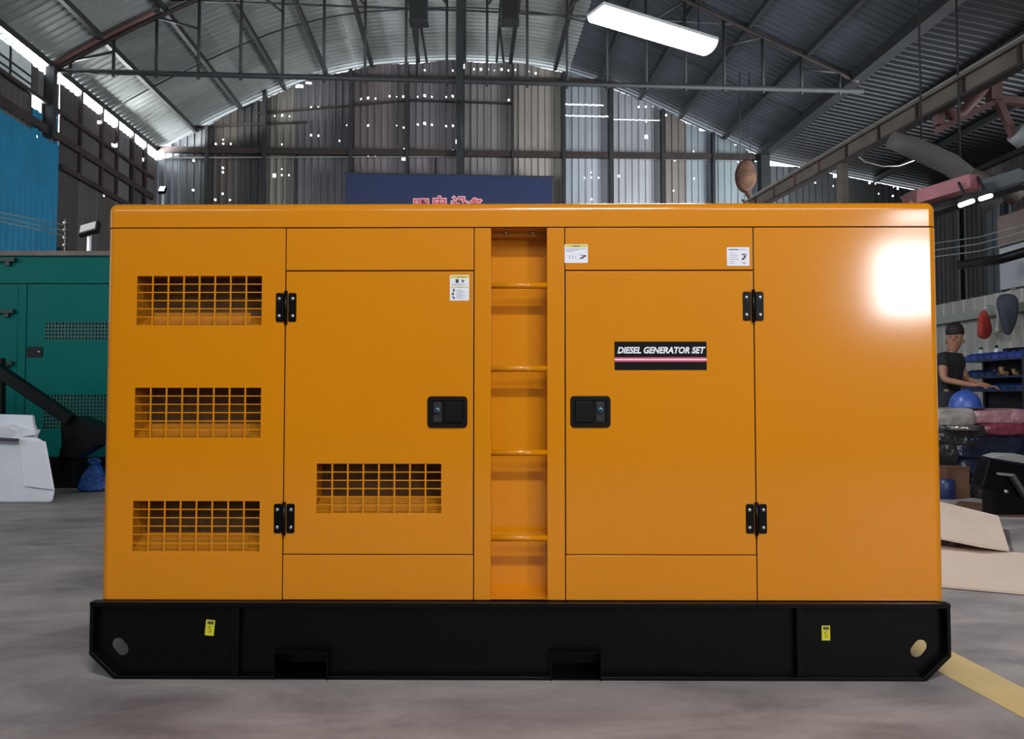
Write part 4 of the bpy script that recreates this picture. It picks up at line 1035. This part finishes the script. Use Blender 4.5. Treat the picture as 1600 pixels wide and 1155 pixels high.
# rack of small bins on the partition
rk = empty('bin_rack', (0, 0, 0), YAW, 'dark steel rack of narrow shelves along the workshop partition', 'rack')
US = UP - .42
rows = [(561, .0), (588, 0), (609, 0), (638, 0)]
vr0 = 6.6; vr1 = hu(1500, 560, US)[0]
zr = [hu(1550, y, US)[1] for y, _ in rows] + [.25]
for z in zr: MB().box(US, US + .30, vr0, vr1, z - .02, z).build('shelf', mat('rack_blue_grey', (38, 56, 84), .45), rk)
for v in (vr0 + .03, (vr0 + vr1) / 2, vr1 - .03):
    for u in (US + .02, US + .28): MB().box(u - .018, u + .018, v - .018, v + .018, 0, zr[0] + .03).build('upright', M_STEELD, rk)
MB().box(US + .295, US + .30, vr0, vr1, .2, zr[0]).build('back_panel', mat('rack_back_dark', (20, 24, 30), .6), rk)
M_BIN = mat('blue_plastic_bin', (52, 68, 140), .35); M_BIN2 = mat('deep_blue_bin', (30, 52, 98), .4)
def bin_proto(m):
    r_ = empty('parts_bin', (0, 0, 0), YAW)
    P = [(-.048, 0), (.048, 0), (.052, .07), (-.052, .07)]
    mb = MB(); mb.box(-.10, .10, -.048, .048, 0, .004).box(.096, .10, -.05, .05, 0, .085).box(-.10, -.096, -.05, .05, 0, .045)
    for s_ in (-1, 1):
        mb.add([(-.10, s_ * .048, 0), (.10, s_ * .048, 0), (.10, s_ * .048, .085), (-.02, s_ * .048, .085), (-.10, s_ * .048, .045),
                (-.10, s_ * .052, 0), (.10, s_ * .052, 0), (.10, s_ * .052, .085), (-.02, s_ * .052, .085), (-.10, s_ * .052, .045)],
               [(0, 1, 2, 3, 4), (9, 8, 7, 6, 5)] + [(i, i + 5, (i + 1) % 5 + 5, (i + 1) % 5) for i in range(5)])
    mb.build('bin_body', m, r_, fix=True); return r_
pos = []
step = .118
nb = int((vr1 - vr0 - .1) / step)
ordw = ['first', 'second', 'third', 'fourth', 'fifth', 'sixth', 'seventh', 'eighth', 'ninth', 'tenth', 'eleventh', 'twelfth', 'thirteenth', 'fourteenth', 'fifteenth', 'sixteenth', 'seventeenth', 'eighteenth', 'nineteenth', 'twentieth', 'twenty-first', 'twenty-second', 'twenty-third', 'twenty-fourth', 'twenty-fifth', 'twenty-sixth']
pr1, pr2 = bin_proto(M_BIN), bin_proto(M_BIN2); first = {1: True, 2: True}
vis_v = hu(1604, 560, US)[0]
for row, (nn, proto, key) in enumerate(((12, pr1, 1), (4, pr2, 2), (9, pr2, 2))):
    for k in range(nn):
        v = vr1 - .1 - k * step
        if v < vis_v - .1 and nn > 5: break
        if first[key]: ob = proto; first[key] = False
        else: ob = copy_tree(proto)
        ob.location = hall(US + .12, v, zr[row])
        tag(ob, '%s blue parts bin from the left on the %s shelf of the rack' % (ordw[k], ('top', 'second', 'third')[row]), 'bin', 'blue parts bins on the rack')
# parts on the second shelf
for k, (px, s_) in enumerate(((1556, .05), (1566, .07), (1585, .05))):
    v, z = hu(px, 582, US + .1)
    t = empty('brass_fitting', hall(US + .1, v, zr[1]), YAW, ('dull brass fitting beside the blue bins on the second shelf', 'largest brass elbow fitting on the second shelf', 'dull brass fitting farthest right on the second shelf')[k], 'fitting')
    mbx = mat('dull_brass', (150, 120, 84), .5, .3, noise=(20, .4))
    MB().tube([(0, -s_ * .7, s_ * .45), (0, 0, s_ * .5), (0, s_ * .2, s_ * 1.0), (0, s_ * .2, s_ * 1.5)], s_ * .42, 10).build('elbow', mbx, t)
    MB().tube([(0, -s_ * .95, s_ * .45), (0, -s_ * .6, s_ * .45)], s_ * .45, 6).build('nut', mbx, t)
# bottle and sachet on the rack top
v, z = hu(1552, 550, US + .2)
t = empty('spray_bottle', hall(US + .24, v, zr[0]), 0, 'white spray bottle with dark cap standing on the top of the rack', 'bottle')
MB().lathe([(0, 0), (.028, 0), (.03, .01), (.03, .11), (.014, .13), (.014, .14)], (0, 0, 0), 16).build('bottle_body', mat('white_bottle', (205, 205, 215), .4), t)
MB().lathe([(.016, .14), (.018, .142), (.018, .17), (0, .172)], (0, 0, 0), 12).build('cap', M_BLACKM, t)
v, z = hu(1507, 550, US + .2)
t = empty('pale_jug', hall(US + .22, min(v, vr1 - .06), zr[0]), 0, 'pale jug on the left end of the rack top beside the worker', 'jug')
MB().lathe([(0, 0), (.04, 0), (.045, .02), (.04, .09), (.018, .12), (.018, .14), (0, .14)], (0, 0, 0), 16).build('jug_body', mat('pale_aqua', (165, 185, 190), .4), t)
MB().lathe([(.02, .14), (.02, .16), (0, .16)], (0, 0, 0), 10).build('cap', M_BLACKM, t)
v, z = hu(1593, 550, US + .2)
t = empty('grey_box', hall(US + .2, v, zr[0]), YAW, 'grey and black box on the rack top at the right edge', 'box')
MB().box(-.08, .08, -.12, .14, 0, .07).build('box_body', mat('pale_grey_box', (150, 152, 150), .5), t, bevel=.004); MB().box(-.085, .085, -.125, .145, .07, .115).build('box_lid', M_BLACKM, t, bevel=.004)
# things hanging from the partition rail
def hang(px, py, name, lab, cat_, m, prof, r, flat=.5, amp=.12):
    v, z = hu(px, py, UP - .16); t = empty(name, hall(UP - (.30 if 'jacket' in name else .20), v, z), YAW, lab, cat_)
    blob(prof, r, {'red_rag': 'rag_cloth', 'coiled_hose': 'hose_bundle', 'dark_jacket': 'jacket_cloth'}.get(name, 'cloth'), m, t, 2, amp=amp)
    MB().tube([(0, 0, prof[-1][0]), (.06, 0, prof[-1][0] + .06), (.12, 0, prof[-1][0] + .05)], .006, 6).build('hook', M_STEEL, t)
    return t
hang(1543, 530, 'red_rag', 'red cloth bundle hanging from the partition rail', 'cloth', mat('red_cloth', (156, 48, 38), .8, noise=(12, .3), bump=(16, .6, .02)), [(0, .3), (.03, .85), (.12, 1.0), (.22, .8), (.30, .55), (.34, .2)], .085, amp=.2)
t = hang(1566, 520, 'white_rag', 'small pale cloth hanging right of the red cloth', 'cloth', mat('pale_cloth', (160, 156, 150), .8, bump=(16, .6, .02)), [(0, .5), (.02, .9), (.07, .7), (.18, .35), (.26, .45), (.3, .2)], .05)
hang(1594, 524, 'dark_jacket', 'dark slate jacket hanging at the right end of the partition rail', 'jacket', mat('slate_cloth', (52, 54, 66), .85, noise=(6, .3), bump=(10, .6, .03)), [(0, .25), (.05, .5), (.15, .8), (.28, 1.15), (.42, 1.1), (.46, .5)], .10, amp=.2)
# cables across the right aisle
for k, (ya, yb, lab) in enumerate(((383, 352, 'thin pale cable crossing the right aisle, topmost'), (394, 362, 'thin pale cable crossing the right aisle, middle one'), (404, 375, 'thin pale cable crossing the right aisle, lowest'))):
    tag(MB().tube([wp(1440, ya, 8.6), wp(1530, (ya + yb) / 2 + 3, 8.2), wp(1620, yb - 6, 7.6)], .006, 6).build('cable', mat('cable_pale', (120, 128, 128), .6)), lab, 'cable')
tag(MB().tube([wp(1330, 236, 14), wp(1352, 253, 14), wp(1380, 260, 14), wp(1405, 259, 14), wp(1432, 249, 14), wp(1458, 236, 14)], .015, 6).build('cable', M_STEEL), 'sagging cable under the right aisle roof', 'cable')

# ---- the worker behind the wrapped engine
PY = 8.35; px0 = at(1476, 560, PY).x
per = None
def skin(name, V, E, m, parent, loc, sub=1, rootv=0):
    me = bpy.data.meshes.new(name); me.from_pydata([v[:3] for v in V], E, []); me.materials.append(m)
    o = bpy.data.objects.new(name, me); C.objects.link(o); o.location = loc
    if parent: o.parent = parent
    o.modifiers.new('skin', 'SKIN'); 
    if not me.skin_vertices: me.attributes.new('skin', 'FLOAT', 'POINT')
    bpy.context.view_layer.objects.active = o
    for v, sv in zip(V, me.skin_vertices[0].data): sv.radius = (v[3], v[4] if len(v) > 4 else v[3])
    me.skin_vertices[0].data[rootv].use_root = True
    s_ = o.modifiers.new('sub', 'SUBSURF'); s_.levels = s_.render_levels = sub
    for md in o.modifiers:
        if md.type == 'SKIN': md.use_smooth_shade = True
    return o
M_SKIN = mat('skin', (150, 104, 82), .55); M_TEE = mat('black_shirt', (22, 22, 24), .85); M_TRO = mat('dark_trousers', (26, 28, 36), .85); M_HAIR = mat('black_hair', (18, 15, 14), .7)
V = [(0, 0, .93, .10, .08), (.01, -.01, 1.08, .12, .09), (.03, -.02, 1.24, .14, .10), (.04, -.03, 1.38, .10, .08), (.05, -.04, 1.45, .048), (.070, -.072, 1.525, .066, .074), (.075, -.075, 1.62, .088, .098), (.07, -.065, 1.70, .06, .065),
     (-.10, -.13, 1.375, .055), (.18, .07, 1.375, .055), (-.13, -.20, 1.14, .042), (.235, .01, 1.15, .042), (.05, -.36, 1.085, .028), (.31, -.16, 1.09, .028), (.10, -.40, 1.075, .030, .018), (.35, -.20, 1.07, .030, .018),
     (-.09, -.05, .84, .075), (.09, .05, .84, .075), (-.10, -.07, .48, .06), (.10, .02, .48, .06), (-.10, -.03, .09, .042), (.10, .06, .09, .042), (-.05, -.14, .045, .035), (.15, -.05, .045, .035)]
E = [(0, 1), (1, 2), (2, 3), (3, 4), (4, 5), (5, 6), (6, 7), (3, 8), (3, 9), (8, 10), (9, 11), (10, 12), (11, 13), (12, 14), (13, 15), (0, 16), (0, 17), (16, 18), (17, 19), (18, 20), (19, 21), (20, 22), (21, 23)]
dirn = Vector((.8, -.6, 0)); lat = Vector((.6, .8, 0))
for hnd, sd in ((14, 1), (15, -1)):              # five fingers on each hand, slightly curled
    h = Vector(V[hnd][:3])
    for f, L in ((-.024, .070), (-.008, .080), (.008, .076), (.024, .060)):
        a = h + dirn * .03 + lat * f; b = a + dirn * L * .5 + Vector((0, 0, -.008)); c = b + dirn * L * .4 + Vector((0, 0, -.030))
        n = len(V); V += [(*a, .010), (*b, .0085), (*c, .007)]; E += [(hnd, n), (n, n + 1), (n + 1, n + 2)]
    a = h - dirn * .005 + lat * .03 * sd; b = a + dirn * .03 + lat * .018 * sd + Vector((0, 0, -.012)); n = len(V); V += [(*a, .011), (*b, .0085)]; E += [(hnd, n), (n, n + 1)]
per = skin('person', V, E, M_SKIN, None, (px0, PY, 0), 2)
tag(per, 'person in a black short-sleeved shirt bending over work behind the wrapped engine', 'person')
skin('shirt', [(0, 0, .70, .17, .14), (0, 0, .86, .165, .135), (.01, -.01, 1.08, .15, .12), (.03, -.02, 1.24, .17, .125), (.04, -.03, 1.39, .12, .09), (-.10, -.13, 1.375, .075), (.18, .07, 1.375, .075), (-.115, -.17, 1.25, .070), (.215, .04, 1.25, .070), (.05, -.04, 1.44, .062)],
     [(0, 1), (1, 2), (2, 3), (3, 4), (4, 5), (4, 6), (5, 7), (6, 8), (4, 9)], M_TEE, per, (0, 0, 0), 2)
skin('trousers', [(0, 0, .97, .155, .125), (-.09, -.05, .84, .11), (.09, .05, .84, .11), (-.10, -.07, .48, .085), (.10, .02, .48, .085), (-.10, -.03, .10, .07), (.10, .06, .10, .07), (0, -.01, 1.08, .13, .105)], [(0, 1), (0, 2), (1, 3), (2, 4), (3, 5), (4, 6), (0, 7)], M_TRO, per, (0, 0, 0), 2)
for x, y in ((-.08, -.08), (.12, .01)): skin('shoe', [(x, y + .05, .045, .045), (x + .05, y - .03, .04, .042), (x + .09, y - .10, .03, .038)], [(0, 1), (1, 2)], M_BLACKM, per, (0, 0, 0), 2)
hd = Vector((.074, -.072, 1.635))
hm = Matrix.Translation(hd) @ Matrix.Rotation(R(-37), 4, 'Z') @ Matrix.Rotation(R(-14), 4, 'X')
mb = MB()
prof = [(.0, .118), (.045, .112), (.080, .085), (.097, .045), (.100, .01), (.092, -.02), (.07, -.035)]
mb.lathe(prof, (0, 0, 0), 20, 0, hm @ Matrix.Translation((0, .022, .030)) @ Matrix.Rotation(R(38), 4, 'X') @ Matrix.Diagonal((.93, 1.05, 1, 1)))
mb.build('hair', M_HAIR, per)
fwd = hm.to_3x3()
hm = Matrix.Translation((0, 0, -.042)) @ hm
for s_ in (-1, 1):
    p = hm @ Vector((s_ * .030, -.100, -.012)); MB().lathe([(0, .006), (.009, .004), (.011, 0), (0, -.004)], p, 10, 0, fwd.to_4x4() @ Matrix.Rotation(R(90), 4, 'X')).build('eye', mat('eye_dark', (40, 34, 32), .3), per)
    p = hm @ Vector((s_ * .086, .01, -.03)); MB().lathe([(0, -.008), (.018, -.008), (.026, 0), (.018, .008), (0, .008)], p, 10, 0, fwd.to_4x4() @ Matrix.Rotation(R(90), 4, 'Y')).build('ear', M_SKIN, per)
    p = hm @ Vector((s_ * .030, -.104, .012)); MB().bar(p - fwd @ Vector((.014, 0, 0)), p + fwd @ Vector((.014, 0, 0)), .006, .005).build('eyebrow', M_HAIR, per)
a = hm @ Vector((0, -.098, -.008)); b = hm @ Vector((0, -.122, -.040)); c = hm @ Vector((0, -.098, -.050))
MB().tube([a, b, c], [.008, .014, .008], 8).build('nose', M_SKIN, per)
p = hm @ Vector((0, -.088, -.072)); MB().bar(p - fwd @ Vector((.02, 0, 0)), p + fwd @ Vector((.02, 0, 0)), .008, .007).build('mouth', mat('lips', (140, 84, 76), .5), per)
